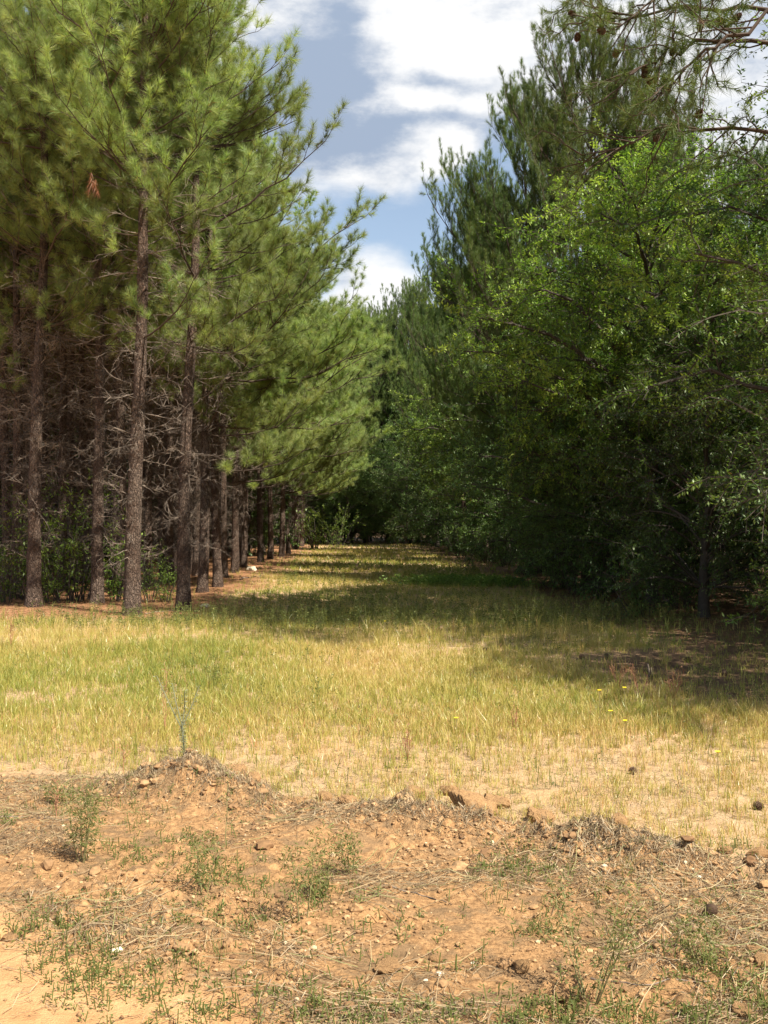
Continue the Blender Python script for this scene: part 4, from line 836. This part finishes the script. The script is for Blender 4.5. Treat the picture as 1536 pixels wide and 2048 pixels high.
# yellow flowers
def flower(px, py, hgt, lb, seed):
    r = np.random.default_rng(seed); zt = .0; 
    d = EYE * F / (py + hgt - HZ); x = (px - 768) / F * d; H = hgt / F * d; e = empty('yellow_flower', (x, d, gh(x, d))); tag(e, lb, 'flower', 'yellow flowers in the field')
    P = np.array([[[0, 0, -.02], [.005, 0, H * .5], [0, 0, H]]]); V, q = tubes(P, np.full((1, 3), .0022), 5); link('stem', mesh_np('stem', V, [q], dict(tint=np.full(len(V), .5)), True, [M['stem']]), e)
    a = np.arange(14) * 2 * np.pi / 14; c = np.array([0, 0, H]); Rr = .017
    V = [c + [0, 0, .006]]; F_ = []
    for q, t in enumerate(a):
        V += [c + [np.cos(t - .19) * Rr * .9, np.sin(t - .19) * Rr * .9, .004], c + [np.cos(t) * Rr, np.sin(t) * Rr, .006], c + [np.cos(t + .19) * Rr * .9, np.sin(t + .19) * Rr * .9, .004]]
        F_ += [[0, 1 + q * 3, 2 + q * 3], [0, 2 + q * 3, 3 + q * 3]]
    V.append(c + [0, 0, -.008]); n_ = len(V) - 1; F_ += [[n_, 2 + q * 3, 1 + q * 3] for q in range(14)]
    V = np.array(V); link('bloom', mesh_np('bloom', V, [np.array(F_)], dict(tint=np.full(len(V), .6)), False, [M['yellow']]), e)
for q, (px, py, h_, lb) in enumerate([(1198, 1380, 70, 'yellow flower left of the pair before the shade patch'), (1248, 1376, 75, 'yellow flower right of the pair before the shade patch'), (1220, 1421, 60, 'orange yellow flower just below the pair'), (1249, 1441, 50, 'low yellow flower under the right one of the pair'), (1434, 1504, 90, 'solitary yellow flower in the lower right field'), (912, 1434, 40, 'tiny yellow flower in mid field'), (770, 1242, 25, 'tiny yellow flower at the lane mouth')]):
    flower(px, py, h_, lb, q)

# pine cones on the ground
for q, (px, py, s_, lb) in enumerate([(1413, 1838, 1.0, 'dark open pine cone lying on the right foreground soil'), (1526, 1620, 1.0, 'pine cone at the right edge on the sandy strip'), (969, 1305, 1.2, 'pine cone on the bare sandy patch in mid field'), (992, 1298, 1.1, 'second pine cone just right of the one on the sandy patch'), (1168, 1322, 1.3, 'pine cone at the left of the shade patch border'), (1216, 1320, 1.3, 'pine cone right of its neighbour on the shade patch border'),
                                     (1286, 1350, 1.3, 'pine cone lying beside the small snapped stub'), (1450, 1352, 1.3, 'pine cone in deep shade at the right'), (1380, 1325, 1.3, 'pine cone in shade left of the deepest one'), (1258, 1545, .9, 'brown pine cone in the sparse grass right of centre')]):
    x, y = at(px, py); o = link('pine_cone', cm); o.location = (x, y, gh(x, y) + .02); o.rotation_euler = (R(80), R(10), q * 1.9 + 2.4); o.scale = (s_ * .66,) * 3; tag(o, lb, 'pine cone', 'pine cones on the ground')
# fallen sticks
def stick(pts, rad, lb, seed):
    r = np.random.default_rng(seed); P = []
    for px, py in pts: x, y = at(px, py); P.append([x, y, gh(x, y) + rad * .6])
    P = np.array(P)[None]; tt = np.linspace(0, P.shape[1] - 1, 12); Q_ = np.stack([np.interp(tt, range(P.shape[1]), P[0, :, c]) for c in range(3)], -1)[None]; Q_[:, 1:] += r.normal(0, rad * .8, Q_[:, 1:].shape); Q_[..., 2] = np.maximum(Q_[..., 2], height(Q_[0, :, 0], Q_[0, :, 1])[None] + rad * .3)
    V, q = tubes(Q_, np.linspace(rad, rad * .4, 12)[None], 6); o = link('fallen_stick', mesh_np('fallen_stick', V, [q], dict(tint=np.full(len(V), .5)), True, [M['deadwood']])); tag(o, lb, 'stick', 'fallen sticks')
stick([(0, 1632), (70, 1638), (150, 1645)], .004, 'long dry stick lying flat at the left edge of the dirt', 1); stick([(440, 1312), (470, 1305), (500, 1318)], .012, 'dark fallen twig in the left field grass', 2)
stick([(768, 1770), (850, 1790), (905, 1812)], .004, 'thin straw-coloured stick in the centre foreground', 3); stick([(480, 1165), (520, 1155), (522, 1150)], .02, 'fallen branch on the needle litter under the lane row', 4)
stick([(1180, 1955), (1260, 1970), (1420, 1965)], .004, 'thin stick lying in the right foreground', 5); stick([(290, 1235), (340, 1228), (380, 1240)], .012, 'dead branch lying between the two front trunks', 6)
print('verts', sum(len(m.vertices) for m in bpy.data.meshes), 'objs', len(bpy.data.objects))
